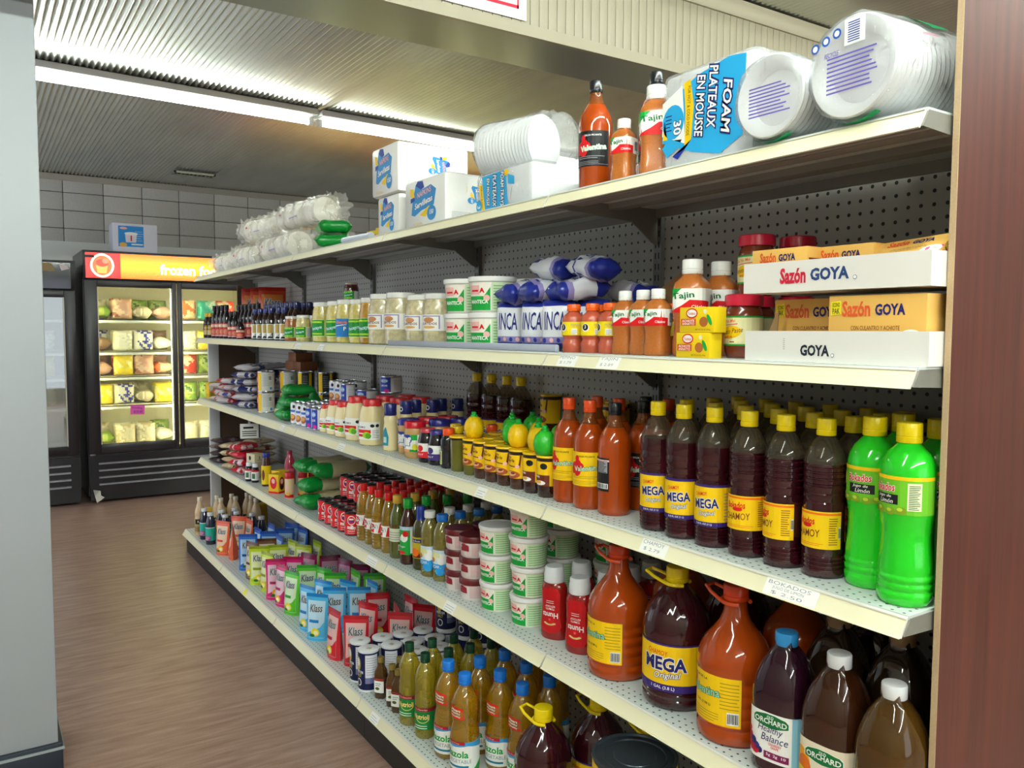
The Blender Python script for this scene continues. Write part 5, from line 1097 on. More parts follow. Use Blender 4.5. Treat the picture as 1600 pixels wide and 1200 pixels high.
# stacks of foam bowls / plates lying on their side inside a clear bag (axis along y, first bowl faces the aisle)
def stack(key, r, L, green=True, name='foam_bowl_sleeve', marks=True):
    g = G(); prof = [(r*.72, .02), (r*.74, .006), (r*.93, .0), (r, .001), (r, .008)]
    vs = []; seg = 40; n = int(L/.011)
    P = [(0, .022), (r*.66, .022), (r*.74, .010), (r*.90, .002), (r*.97, .0), (r, .003)]
    for i in range(1, n): P += [(r*(1-.045), .003+i*.011-.004), (r, .003+i*.011)]
    P += [(r*.62, .012+n*.011), (0, .012+n*.011)]
    g.lathe([(max(a, .0004), b) for a, b in P], FOAM, seg)
    me = g.mesh('bowls', True, 50)
    for v in me.vertices: x, y, z = v.co; v.co = (x, z, -y+r)
    parts = [('bowls', me)]
    g = G(); R2 = r*1.05
    PB = [(R2*.35, -.010), (R2*.75, -.012), (R2*.97, -.004), (R2*1.0, .02)]+[(R2*(1.0+.018*math.sin(i*2.3)), .02+i*L/8) for i in range(1, 8)]+[(R2*.98, L+.02), (R2*.85, L+.04), (R2*.9, L+.06), (R2*.6, L+.07)]
    g.lathe(PB, BAGF, 28)
    me = g.mesh('clear_bag', True, 80)
    for i, v in enumerate(me.vertices): x, y, z = v.co; k = 1+.03*wob(x*40, y*40, z*30)+(.10*wob(x*90, y*90, z*120) if z > L*.9 else 0); v.co = (x*k, z, max(-y*k+R2-(R2-r), .0006))
    parts.append(('clear_bag', me))
    if marks:
        def fy(u, v, h): return (u, -.0128-h, v+r)
        d = D(fy); PP = paper('#6a5cb0')
        for i in range(9): d.rect(-r*.45, -r*.5+i*r*.085, r*random.uniform(.45, .8), -r*.5+i*r*.085+r*.035, PP, 1)
        if green:
            d.rect(-r*.05, r*.36, r*.42, r*.86, WHT, 1); u = 0
            for i in range(9): d.rect(r*.03, r*(.41+i*.045), r*.30, r*(.43+i*.045), paper('#2a3a9c'), 2)
            for i in range(3): d.ell(-r*(.75-i*.26), r*(.50+i*.08), r*.10, r*.10, paper('#2a5ab8'), 1); d.ell(-r*(.75-i*.26), r*(.50+i*.08), r*.06, r*.06, WHT, 2)
            d.text('RECYCLE', -r*.35, r*.28, r*.10, PP, 1, width=r*.35, shear=.3)
        parts.append(('print', d.mesh('print', False)))
        # green printed patches round the bag
        gp = paper('#1c9a5c')
        def fr(u, v, h):
            a = u/R2; return ((R2+.002+h)*math.sin(a), v, r-(R2+.002+h)*math.cos(a))
        d = D(fr, R2*.15); d.rect(-R2*.5, .004, R2*.5, .018, gp, 0)
        if green: d.poly([(R2*2.3, .10), (R2*2.75, .07), (R2*2.95, .10), (R2*2.8, .15), (R2*2.4, .15)], gp, 0); d.poly([(R2*2.0, .06), (R2*2.06, .06), (R2*2.1, .1), (R2*2.04, .1)], paper('#b890a0'), 0)
        parts.append(('print', d.mesh('print', False)))
    kind(key, name, 'foam bowls', parts)
stack('bowls_a', .069, .16, False); stack('bowls_b', .077, .30, True); stack('plates', .075, .20, False, 'foam_plate_sleeve', False)
# crumpled clear bags of foam cups
def cupbag(key, L, r, seed):
    g = G(); P = []; n = int(L/.014)
    for i in range(n): P += [(r*(.80+.16*((i*.37) % 1)), i*.014), (r*.95, i*.014+.011)]
    g.lathe(P, mat('#efece4', .5), 22); me = g.mesh('cups', True, 40)
    for v in me.vertices: x, y, z = v.co; v.co = (z-L/2, y, x+r)
    bf = film('#faf7f0', .26, .10, .30, .6, 30)
    g = G(); nu, nv = 40, 36
    def f(u, v):
        a = 2*PI*v; q = 2*u-1; e = 1-abs(q)**4*.75
        e = (1-.06*q*q) if abs(q) < .70 else (.30+.70*((.80-abs(q))/.10 if abs(q) < .80 else (abs(q)-.80)/.20*.9))
        rr = r*1.12*e*(1+.10*wob(u*9, math.cos(a)*2, seed)+.09*wob(math.sin(a)*5, u*14, seed*2)+(.05+.20*abs(q)**2)*math.sin(7*math.cos(a)*3+u*31+seed)*math.cos(5*a+u*17)); Lx = L*.74*q
        return (Lx, rr*math.cos(a), max(.0008, rr*math.sin(a)+r))
    g.sheet(f, nu, nv, bf); mb = g.mesh('clear_bag', True, 60, weld=True)
    d = D(lambda u, v, h: (u, -r*1.08-h, v)); d.poly([(-L*.1, r*.7), (L*.12, r*.75), (L*.1, r*.85), (-L*.08, r*.8)], paper('#9a90b8'), 0); d.poly([(-L*.36, r*1.1), (-L*.30, r*1.08), (-L*.3, r*1.25), (-L*.35, r*1.22)], paper('#c8405c'), 0)
    kind(key, 'foam_cup_sleeve', 'foam cups', [('cups', me), ('clear_bag', mb), ('print', d.mesh('print', False))])
for i, (L, r) in enumerate(((.46, .062), (.40, .062), (.30, .060), (.18, .052))): cupbag('cups%d' % i, L, r, i*2.7)
# frozen bags: lumpy pillows
def frozen(key, cols, seed, a=.150, b=.168, t=.085, cr=.3):
    ms = [mat(c, .35, spec=.5, bump=.5, bscale=40) for c in cols]
    def m(u, v):
        q = wob(u*2.6, v*2.9, seed); return ms[2 % len(ms)] if q > .7 else (ms[1 % len(ms)] if q > .15 else ms[0])
    kind(key, 'frozen_bag', 'bag', [('bag', pillow(a, b, t, m, seed, 12, 12, cr, 3.5))])
FZ = {'pale': ('#dcd2b4', '#c9b992', '#efe8d0'), 'yellow': ('#e8d02c', '#efe7a0', '#f4e86a'), 'orange': ('#dc6a2c', '#e9c8a0', '#c9b07a'), 'green': ('#7a9a3a', '#a8b85a', '#4a6a2c'), 'pink': ('#c99a84', '#dcb8a0', '#9c5a4c'), 'white': ('#e4e2d2', '#cfcab0', '#f4f2e6'), 'blue': ('#e0dccb', '#3a3a9c', '#cfc8a8'), 'red': ('#c8301c', '#dcae8a', '#e6d0b0'), 'brown': ('#8c6a4c', '#b08a64', '#d0b890'), 'teal': ('#2aa890', '#8ac8a8', '#d8dcc0')}
for i, (k_, c) in enumerate(FZ.items()): frozen('fz_'+k_, c, i*1.7+.4)
# ================================================================== placing the goods
rnd = random.Random(11)
def jit(a=6): return rnd.uniform(-a, a)
def row(key, pts, z, lab, group, rz=20, j=8):
    """pts: (x, y[, rz]); lab: text with %s for the ordinal"""
    for i, p in enumerate(pts):
        place(key, lab % ORD[i], (p[0], p[1], z), p[2] if len(p) > 2 else rz+jit(j), group)
# ---------------------------------------------------------------- middle level (Z3): near end
Gc = 'bottles of chamoy on the middle shelf'
row('chamoy_purple', [(-.601, .062, 24), (-.524, .060, 22), (-.445, .064, 12)], Z3, 'dark red chamoy bottle with purple-banded yellow label, %s from the left', Gc)
row('chamoy_yellow', [(-.362, .067, 6), (-.281, .069, -34), (-.203, .076, -16)], Z3, 'dark red chamoy bottle with plain yellow label, %s from the left', Gc)
row('lime', [(-.126, .096, 12), (-.046, .062, -12)], Z3, 'bright green lime juice bottle with yellow cap, %s in front', 'lime juice bottles')
row('lime', [(-.047, .150, 20), (-.130, .185, 10), (-.048, .236, 0)], Z3, 'green lime juice bottle behind the front two, %s toward the backboard', 'lime juice bottles')
k = 0
for r_, y in enumerate((.150, .232, .310)):
    for c_ in range(6):
        key = 'chamoy_purple' if c_ < 3 else 'chamoy_yellow'
        place(key, 'yellow-capped chamoy bottle, %s behind the front row, %s from the left' % (ORD[r_]+' row', ORD[c_]), (-.604+c_*.081+jit(.002), y+jit(.002), Z3), 20+jit(20), Gc)
Gv = 'hot sauce bottles on the middle shelf'
place('sauce_y', 'orange hot sauce bottle with yellow label and red cap beside mole jars', (-.930, .077, Z3), 6, Gv)
place('sauce_y', 'orange hot sauce bottle with yellow label, between two other sauces', (-.845, .074, Z3), 22, Gv)
place('sauce_b', 'orange hot sauce bottle showing black back label, nearest the chamoy', (-.761, .080, Z3), 14, Gv)
for i, (x, y, kk) in enumerate(((-.690, .145, 'sauce_b'), (-.930, .165, 'sauce_y'), (-.845, .165, 'sauce_y'), (-.765, .172, 'sauce_k'), (-.690, .240, 'sauce_y'), (-.775, .262, 'sauce_y'), (-.855, .262, 'sauce_k'))):
    place(kk, 'hot sauce bottle in the shadow behind the front three, %s counted backward' % ORD[i], (x, y, Z3), 20+jit(15), Gv)
# mole tumblers
Gm = 'mole jars'
mx = [-1.447, -1.374, -1.309, -1.248, -1.186, -1.124, -1.061, -.998]
mk = ['mole_green', 'mole_greenl', 'mole1', 'mole1', 'mole1', 'mole1', 'mole2', 'mole2']
for i, x in enumerate(mx): place(mk[i], 'mole tumbler with yellow lid, %s from the left in the front row' % ORD[i], (x, .062+jit(.003), Z3), 22+jit(8), Gm)
for r_, y in enumerate((.128, .194, .260, .324)):
    for c_, x in enumerate(mx):
        if r_ > 1 and c_ < 2: continue
        place(('mole1', 'mole2')[(c_+r_) % 2], 'mole tumbler in the %s row back, %s from the left' % (ORD[r_+1], ORD[c_]), (x, y, Z3), 20+jit(20), Gm)
ZL = Z3+.106
for i, (x, y) in enumerate(((-1.385, .075), (-1.155, .078), (-1.065, .080), (-1.16, .150))): place('lemon', 'yellow lemon-shaped juice bottle on the mole lids, %s of four' % ORD[i], (x, y, ZL), jit(60), 'citrus squeeze bottles')
for i, (x, y) in enumerate(((-1.31, .160), (-1.225, .105), (-1.000, .054), (-1.30, .225), (-1.08, .165))): place('lime_squeeze', 'green lime-shaped juice bottle on the mole lids, %s of five' % ORD[i], (x, y, ZL), jit(60), 'citrus squeeze bottles')
for i, x in enumerate((-1.775, -1.678, -1.582, -1.500)): place('chamoy_purple', 'dark yellow-capped bottle at the backboard behind spreads, %s from the left' % ORD[i], (x, .318, Z3), 0, 'dark bottles at the backboard')
for i, (x, y) in enumerate(((-1.335, .318), (-1.10, .300), (-1.03, .320), (-.975, .262))): place('mole1', 'brown labelled tumbler stacked at the backboard, %s from the left' % ORD[i], (x, y, ZL), jit(20), 'stacked tumblers', sc=1.15)
# spreads and jars
Gj = 'spread jars'
place('pb_red', 'peanut butter jar with red lid at the front', (-1.752, .066, Z3), 26, Gj)
place('pb_blue', 'peanut butter jar with dark blue lid beside the squeeze bottle', (-1.838, .085, Z3), 26, Gj)
for i in range(4): place('pb_red' if i % 2 else 'pb_blue', 'peanut butter jar in the shaded rows, %s from the front jar' % ORD[i], (-1.760-(i % 2)*.085, .162+(i//2)*.080, Z3), 20, Gj)
place('jelly_red', 'dark jelly jar with red berry label', (-1.648, .058, Z3), 20, Gj)
place('jelly_grape', 'dark jelly jar with purple grape label', (-1.583, .060, Z3), 20, Gj)
place('syrup_brown', 'brown syrup squeeze bottle with yellow cap', (-1.545, .110, Z3), 10, Gj)
place('syrup_black', 'black syrup squeeze bottle with orange cap and green label', (-1.512, .060, Z3), -20, Gj)
for i in range(2): place('syrup_black', 'orange-capped syrup bottle behind the front syrups, %s toward the back' % ORD[i], (-1.52-.0*i, .165+i*.056, Z3), 0, Gj)
for i in range(2): place('syrup_brown', 'brown syrup bottle in the back rows, %s from the front' % ORD[i], (-1.60, .135+i*.075, Z3), 0, Gj)
Gy = 'mayonnaise jars'
place('mayo_squeeze', 'mayonnaise squeeze bottle with teal label and navy cap', (-1.930, .060, Z3), 20, Gy)
for i in range(5): place('blue_sleeve', 'navy-topped mayonnaise bottle, %s behind the squeeze bottle' % ORD[i], (-1.925-.03*(i % 2), .118+i*.052, Z3), 20, Gy)
for i, (x, y, kk) in enumerate(((-2.545, .062, 'mayo_small'), (-2.455, .066, 'mayo_mid'), (-2.365, .066, 'mayo_mid'), (-2.250, .072, 'mayo_big'), (-2.100, .066, 'mayo_big'))): place(kk, 'mayonnaise jar with red lid, %s from the left in front' % ORD[i], (x, y, Z3), 26, Gy)
for r_ in range(2):
    for i, x in enumerate((-2.455, -2.34, -2.225, -2.10)):
        place('mayo_big' if i > 1 else 'mayo_mid', 'red-lidded mayonnaise jar, %s row back, %s from the left' % (ORD[r_+1], ORD[i]), (x, .174+r_*.094, Z3), 26, Gy)
# tins of milk
Gk = 'milk cans'
for i, (x, y, kk) in enumerate(((-2.905, .058, 'milk_food'), (-2.838, .060, 'milk_food'), (-2.770, .060, 'milk_food'), (-2.700, .056, 'milk_blue'), (-2.630, .058, 'milk_blue'))): place(kk, 'small milk can, %s from the left in the front row' % ORD[i], (x, y, Z3), 44, Gk)
for r_ in range(4):
    for c_ in range(6):
        if r_ == 3 and c_ > 4: continue
        place('milk_food' if c_ < 3 else 'milk_blue', 'milk can in the %s row back, %s from the left' % (ORD[r_+1], ORD[c_]), (-2.90+c_*.066, .122+r_*.064, Z3), 40, Gk)
for i, (x, y) in enumerate(((-2.80, .20), (-2.73, .20), (-2.66, .20), (-2.80, .265), (-2.70, .27))): place('milk_food' if i != 2 else 'milk_blue', 'milk can stacked on the others, %s of five' % ORD[i], (x, y, Z3+.098), 40, Gk)
for i, (x, y) in enumerate(((-2.575, .252), (-2.34, .255))): place('milk_wide', 'wide grey-blue can on top of the %s' % ('milk cans' if i == 0 else 'back mayonnaise jars'), (x, y, Z3+(.098 if i == 0 else .1675)), 50, Gk)
# green pasta bags, tall cans, rice bags
for i, (x, y) in enumerate(((-3.21, .10), (-3.13, .215), (-3.01, .285))): place('pyramid', 'upright green pasta bag with peaked top, %s from the front' % ORD[i], (x, y, Z3), 20+i*30, 'green pasta bags', sc=1.15)
for i in range(3): place('green_bag', 'green pasta bag lying flat, %s up in the pile' % ORD[i], (-3.03+.008*i, .008+.010*i, Z3+.029+i*.057), 0, 'green pasta bags', rot=(R(-90), 0, R(12-6*i)), sc=1.05)
for i in range(2):
    place('stripe_can', 'tall white can with yellow and red stripes, %s of the front stack' % ('bottom' if i == 0 else 'top'), (-3.47, .085, Z3+i*.1052), 62, 'milk powder cans')
    place('stripe_can', 'striped can behind the front stack, %s one' % ('lower' if i == 0 else 'upper'), (-3.43, .185, Z3+i*.1052), 62, 'milk powder cans')
    place('black_can', 'black and yellow can, %s of the front pair' % ('lower' if i == 0 else 'upper'), (-3.335, .245, Z3+i*.1052), 40, 'milk powder cans')
    place('black_can', 'black and yellow can at the backboard, %s of the pair' % ('lower' if i == 0 else 'upper'), (-3.235, .315, Z3+i*.1052), 40, 'milk powder cans')
    place('stripe_can', 'striped can deep in the corner, %s one' % ('lower' if i == 0 else 'upper'), (-3.45, .29, Z3+i*.1052), 62, 'milk powder cans')
for i, (x, z) in enumerate(((-3.56, 0), (-3.44, 0), (-3.51, 1))): place('brown_box', 'small brown carton on the cans, %s' % ('left of the lower two', 'right of the lower two', 'topmost')[i], (x, .235, Z3+.2104+z*.046), 0, 'brown cartons')
for i in range(6): place('rice%d' % (i % 4), 'white and navy rice bag, %s from the bottom of the tall pile' % ORD[i], (-3.72+jit(.012), .030+jit(.01), Z3+.0205+i*.0395), 0, 'rice bags', rot=(R(-90), 0, R(35+jit(12))))
for i in range(6): place('rice%d' % ((i+1) % 4), 'navy rice bag in the rear pile, %s from the bottom' % ORD[i], (-3.90+jit(.008), .175+jit(.004), Z3+.0205+i*.0395), 0, 'rice bags', rot=(R(-90), 0, R(8+jit(6))))
for i in range(4): place('rice_red%d' % (i % 4), 'red and white rice bag, %s from the bottom at the front' % ORD[i], (-4.02+jit(.01), .0+jit(.006), Z3+.0195+i*.0375), 0, 'red rice bags', rot=(R(-90), 0, R(18+jit(10))))
for i in range(3): place('rice_red%d' % ((i+2) % 4), 'red white and blue bag at the shelf end, %s from the bottom' % ORD[i], (-4.22+jit(.01), .005, Z3+.0195+i*.0375), 0, 'red rice bags', rot=(R(-90), 0, R(10+jit(10))))
for i in range(2): place('yellow_box', 'yellow tea box at the freezer end, %s one' % ('left' if i == 0 else 'right'), (-4.48+i*.14, .03+i*.16, Z3), 12, 'yellow tea boxes')

# ---------------------------------------------------------------- second highest level (Z4)
Gt = 'seasoning bottles'
row('tajin', [(-.694, .048, 18), (-.637, .048, 10), (-.583, .040, 16)], Z4, 'small chilli seasoning bottle with white cap, %s from the left', Gt)
place('tajin_big', 'large chilli seasoning bottle with white cap beside yellow boxes', (-.527, .080, Z4), 26, Gt)
row('tajin_big', [(-.528, .165), (-.532, .250)], Z4, 'large chilli seasoning bottle behind the front one, %s toward the back', Gt)
Gp = 'chilli powder bottles'
row('powder', [(-.886, .055, 24), (-.815, .055, 44), (-.755, .058, 10)], Z4, 'coral chilli powder bottle with orange cap, %s from the left in front', Gp)
row('powder', [(-.872, .118), (-.805, .120), (-.738, .122), (-.668, .112), (-.742, .186), (-.678, .182), (-.672, .245)], Z4, 'orange-capped chilli powder bottle behind the front three, %s counted backward', Gp)
Ga = 'yellow achiote boxes'
place('achiote', 'yellow achiote box on the shelf, under the other one', (-.449, .003, Z4), 0, Ga)
place('achiote', 'yellow achiote box stacked on top, tilted back', (-.440, .004, Z4+.0485), 2, Ga)
Gq = 'tomato paste jars'
place('tomato', 'tomato paste jar with red lid in front, beside the carton trays', (-.408, .098, Z4), 8, Gq)
place('tomato', 'tomato paste jar under the raised one', (-.452, .184, Z4), 8, Gq)
place('tomato', 'tomato paste jar raised on another jar, left of the cartons', (-.452, .184, Z4+.1225), 12, Gq)
place('tomato', 'tomato paste jar at the back, lower', (-.424, .275, Z4), 8, Gq)
place('tomato', 'tomato paste jar at the back, half hidden behind small cartons', (-.424, .275, Z4+.1225), 8, Gq)
Gg = 'seasoning cartons'
place('tray_low', 'white cardboard tray printed in black, lower of the two', (-.168, .022, Z4), 0, 'white trays')
place('goya20', 'large orange seasoning carton in the lower tray, right one', (-.090, .030, Z4+.0035), 0, Gg)
place('goya20', 'large orange seasoning carton in the lower tray, left and set back', (-.245, .088, Z4+.0035), 0, Gg)
place('tray_up', 'white cardboard tray with red and blue lettering, upper of the two', (-.170, .020, Z4+.1185), 0, 'white trays')
place('goya8', 'small orange seasoning carton in the upper tray, leftmost', (-.275, .030, Z4+.1225), 0, Gg)
place('goya8', 'small orange seasoning carton in the upper tray, set back in the middle', (-.178, .068, Z4+.1225), 0, Gg)
place('goya8', 'small orange seasoning carton in the upper tray, behind at right', (-.062, .128, Z4+.1225), 0, Gg)
place('goya8', 'small orange seasoning carton lying tilted on the tray rim', (-.060, .036, Z4+.160), 0, Gg, rot=(R(-58), R(-4), R(2)))
g = G(); fm = mat('#9a7a52', .7, vary=.1, bscale=12); g.add([(x, y, z) for y in (0, .003) for x, z in ((0, 0), (.035, 0), (.040, .085), (.030, .07))], [(0, 1, 2, 3), (7, 6, 5, 4), (0, 4, 5, 1), (1, 5, 6, 2), (2, 6, 7, 3), (3, 7, 4, 0)], fm); o = obj('cardboard_flap', g.mesh('cardboard_flap', False)); o.location = (-.333, .055, Z4+.0035); tag(o, 'brown cardboard flap rising at the left of the lower tray', 'cardboard')
g = G(); cbm = mat('#a57b52', .7, vary=.08, bscale=14); g.add([(x, y, z) for y in (0, .004) for x, z in ((-.16, 0), (.10, 0), (.095, .205), (.075, .215), (-.14, .10))], [(0, 1, 2, 3, 4), (9, 8, 7, 6, 5), (0, 5, 6, 1), (1, 6, 7, 2), (2, 7, 8, 3), (3, 8, 9, 4), (4, 9, 5, 0)], cbm); o = obj('cardboard_sheet', g.mesh('cardboard_sheet', False)); o.location = (-.86, .325, Z4); o.rotation_euler = (R(-4), 0, 0); tag(o, 'brown cardboard sheet leaning on the backboard behind the bags', 'cardboard')
# lard tubs, bags, tray
Gl = 'lard tubs on the upper shelf'
for x, nm in ((-1.44, 'left'), (-1.296, 'right')):
    for j in range(2): place('lard', 'large white lard tub with green label, %s stack, %s one' % (nm, ('lower', 'upper')[j]), (x, .082, Z4+j*.1002), 38, Gl, sc=1.25)
for j in range(2): place('lard', 'large lard tub behind the stacks, %s one' % ('lower', 'upper')[j], (-1.325, .236, Z4+j*.1002), 24, Gl, sc=1.25)
g = G(); gm_ = mat('#a9afc0', .35); g.box(-.47, .47, 0, .013, 0, .018, gm_, .004); o = obj('shelf_strip', g.mesh('shelf_strip')); o.location = (-1.36, .0035, Z4); tag(o, 'grey plastic strip along the shelf edge under the tubs', 'strip')
Gi = 'blue and white lard bags'
for i, (x, y, rz) in enumerate(((-1.185, .075, 34), (-1.075, .080, 30), (-.975, .075, 36), (-1.13, .150, 30), (-1.02, .155, 30), (-.93, .15, 30))): place('inca%d' % (i % 3), 'upright white lard bag with navy lettering, %s' % ('first from left', 'middle of three', 'nearest the orange caps', 'behind at left', 'behind in the middle', 'behind at right')[i], (x, y, Z4+.001), rz, Gi)
for i, (x, y, z, rz) in enumerate(((-1.17, .03, .146, 4), (-1.07, .03, .146, -4), (-.965, .045, .146, -8), (-.86, .135, .200, 78), (-1.02, .15, .206, 86), (-.83, .255, .140, 84))): place('incal%d' % (i % 3), 'blue and white lard bag lying on the upright ones, %s of six' % ORD[i], (x, y, Z4+z), 0, Gi, rot=(R(-84), 0, R(rz)))
Gu = 'pickle jars'
row('curtido', [(-2.005, .072, 30), (-1.868, .072, 30)], Z4, 'large jar of pale pickled slaw with white lid, %s from the left', Gu)
row('curtido_s', [(-1.715, .072, 30), (-1.590, .072, 34)], Z4, 'shorter jar of pale pickled slaw with white lid, %s from the left', Gu)
row('curtido', [(-1.96, .19), (-1.84, .19)], Z4, 'large slaw jar standing behind, %s from the left', Gu)
place('curtido_s', 'slaw jar in the back row beside the lard tubs', (-1.60, .185, Z4), 30, Gu)
for i, (x, kk, nm) in enumerate(((-2.61, 'pepper', 'green-labelled, leftmost'), (-2.45, 'pepper', 'green-labelled, next to the blue label'), (-2.345, 'pepper_blue', 'with the only blue label'), (-2.215, 'pepper', 'pale, right of the blue label'), (-2.115, 'pepper_amber', 'amber, beside the large slaw jars'))): place(kk, 'jar of pickled peppers, %s' % nm, (x, .070, Z4), 40, 'pepper jars')
for i, x in enumerate((-2.61, -2.52, -2.43, -2.34, -2.25, -2.16)): place('pepper', 'jar of peppers in the back row, %s from the left' % ORD[i], (x, .168, Z4), 30, 'pepper jars')
place('dark_jar', 'small dark jar standing on the pepper jars', (-2.53, .165, Z4+.1655), 50, 'pepper jars', sc=.95)
row('small_amber', [(-2.972, .058, 50)], Z4, 'small amber jar with white lid, the %s of its kind', 'small jars'); row('small_pale', [(-2.815, .058, 50)], Z4, 'small pale jar with green label, the %s of its kind', 'small jars')
row('small_pale', [(-2.96, .135), (-2.88, .135), (-2.80, .135)], Z4, 'small jar with white lid behind the front pair, %s from the left', 'small jars')
Gs = 'sauce bottles at the freezer end'
for i, x in enumerate((-3.52, -3.44, -3.345, -3.265, -3.145, -3.065)): place('sauce_blue', 'sauce bottle with blue cap and white label, %s from the left' % ORD[i], (x, .055, Z4), 62, Gs)
for r_ in range(3):
    for i in range(8): place('sauce_blue_tall', 'taller blue-capped sauce bottle, %s row back, %s from the left' % (ORD[r_+1], ORD[i]), (-3.56+i*.068, .120+r_*.06, Z4), 60, Gs)
for i, x in enumerate((-4.52, -4.43)): place('soy', 'dark sauce bottle with yellow cap, %s' % ('leftmost', 'second from the shelf end')[i], (x, .045, Z4), 55, Gs)
for i, x in enumerate((-4.34, -4.245, -4.155, -4.07)): place('salsa_dark', 'tall dark sauce bottle with red label, %s from the left' % ORD[i], (x, .048, Z4), 60, Gs)
for i, x in enumerate((-3.965, -3.885)): place('salsa_short', 'shorter dark red-labelled bottle, %s of the pair' % ORD[i], (x, .048, Z4), 60, Gs)
place('salsa_mini', 'smallest dark red-labelled bottle at the shelf front', (-3.775, .045, Z4), 60, Gs)
for i in range(6): place('salsa_dark', 'tall dark bottle in the shade behind, %s from the left' % ORD[i], (-4.05+i*.075, .112, Z4), 60, Gs)
for i, (x, y) in enumerate(((-4.10, .215), (-3.99, .235), (-3.88, .25))): place('p_snack', 'orange snack bag standing behind the dark bottles, %s from the left' % ORD[i], (x, y, Z4), 72, 'snack bags', sc=1.55)

# ---------------------------------------------------------------- second lowest level (Z2)
place('juice_purple', 'purple juice bottle with blue cap and white berry label', (-.262, .062, Z2), 10, 'juice bottles', sc=.90)
place('juice_amber', 'amber juice bottle with white cap and apple label', (-.151, .056, Z2), 4, 'juice bottles', sc=.90)
place('juice_gold', 'golden juice bottle with white cap by the wood panel', (-.047, .047, Z2), 4, 'juice bottles', sc=.86)
for i, (x, y) in enumerate(((-.235, .175), (-.12, .19), (-.235, .29))): place('juice_tan', 'dark juice bottle with tan cap in the shadow, %s toward the back' % ORD[i], (x, y, Z2), 10, 'juice bottles', sc=.98)
Gj2 = 'gallon jugs'
place('gallon_red', 'gallon jug of orange hot sauce beside the ketchup', (-.745, .084, Z2), 6, Gj2)
place('gallon_chamoy', 'gallon jug of dark chamoy with purple label band', (-.566, .092, Z2), 22, Gj2)
place('gallon_red', 'gallon jug of orange hot sauce beside the juice bottles', (-.398, .082, Z2), 2, Gj2)
for i, (x, kk) in enumerate(((-.72, 'gallon_red'), (-.55, 'gallon_chamoy'), (-.39, 'gallon_red'))): place(kk, 'gallon jug in the dark behind, %s from the left' % ORD[i], (x, .262, Z2), 10, Gj2)
Gh = 'ketchup bottles'
row('ketchup', [(-.992, .082, 24), (-.882, .078, 24)], Z2, 'upside-down printed ketchup bottle with white cap, %s in front', Gh)
row('ketchup', [(-.985, .165), (-.880, .165), (-.885, .245), (-.885, .318)], Z2, 'ketchup bottle behind the front pair, %s counted backward', Gh, 20)
Gb = 'lard tubs on the lower shelf'
for nm, x, y, n in (('left', -1.262, .082, 3), ('right', -1.112, .088, 4)):
    for j in range(n): place('lard', 'small white lard tub with green label, %s stack, %s from the bottom' % (nm, ORD[j]), (x+jit(.003), y+jit(.003), Z2+j*.0803), 28+jit(8), Gb)
for nm, x, y, n in (('left', -1.14, .215, 4), ('right', -1.02, .302, 3), ('middle', -1.26, .215, 3)):
    for j in range(n): place('lard', 'lard tub in the back stacks, %s, %s from the bottom' % (nm, ORD[j]), (x, y, Z2+j*.0803), 12+jit(8), Gb)
Gt2 = 'maroon-lidded tubs'
for nm, x, y, n in (('left', -1.476, .078, 3), ('right', -1.378, .074, 3)):
    for j in range(n): place('maroon_tub', 'white tub with maroon lid, %s front stack, %s from the bottom' % (nm, ORD[j]), (x, y, Z2+j*.0626), 26+jit(6), Gt2, sc=1.0)
for nm, x, y, n in (('left', -1.476, .176, 3), ('middle', -1.376, .175, 3), ('right', -1.376, .275, 3)):
    for j in range(n): place('maroon_tub', 'maroon-lidded tub behind, %s stack, %s from the bottom' % (nm, ORD[j]), (x, y, Z2+j*.0626), 12, Gt2)
Go = 'oil and vinegar bottles'
place('oil_white', 'pale oil bottle with white cap and blue label, nearest the tubs', (-1.640, .062, Z2), 24, Go); place('oil_bluecap', 'pale oil bottle with blue cap, right beside maroon lids', (-1.575, .072, Z2), 24, Go)
for i in range(6): place('oil_white' if i % 2 == 0 else 'oil_bluecap', 'clear oil bottle with %s cap, %s toward the back' % (('white', 'blue')[i % 2], ORD[i//2]), (-1.65+(i % 2)*.07, .140+(i//2)*.070, Z2), 20, Go)
place('vinegar', 'brown vinegar bottle with green cap and green label', (-1.798, .062, Z2), 24, Go)
place('oil_blueneck', 'oil bottle with blue neck sleeve and orange flower label', (-1.718, .070, Z2), 24, Go)
place('oil_olive', 'greenish oil bottle with gold cap beside the vinegar', (-1.886, .064, Z2), 24, Go)
for i in range(3): place('vinegar', 'green-capped vinegar bottle behind, %s toward the back' % ORD[i], (-1.80+.02*i, .132+i*.07, Z2), 24, Go)
for i in range(3): place('oil_olive', 'gold-capped oil bottle behind, %s toward the back' % ORD[i], (-1.885, .132+i*.07, Z2), 24, Go)
row('oil_red', [(-2.172, .060, 34), (-2.102, .064, 26), (-2.032, .060, 34), (-1.962, .066, 20)], Z2, 'yellow cooking oil bottle with red cap, %s from the left', Go)
for r_ in range(4):
    for i in range(4): place('oil_red', 'red-capped oil bottle, %s row back, %s from the left' % (ORD[r_+1], ORD[i]), (-2.16+i*.066, .124+r_*.062, Z2), 24, Go)
Gr = 'red tins'
rx = [-2.555, -2.482, -2.409, -2.336, -2.263]
for i, x in enumerate(rx): place('red_tin', 'red tin on the shelf, %s from the left in front' % ORD[i], (x, .056, Z2), 42+jit(8), Gr)
for r_ in range(4):
    for i, x in enumerate(rx): place('red_tin', 'red tin in the %s row back, %s from the left' % (ORD[r_+1], ORD[i]), (x, .1245+r_*.0672, Z2), 42+jit(8), Gr)
for r_ in range(3):
    for i, x in enumerate(rx): place('red_tin', 'red tin stacked on top, %s row, %s from the left' % (ORD[r_], ORD[i]), (x+.01, .150+r_*.070, Z2+.0905), 40+jit(8), Gr)
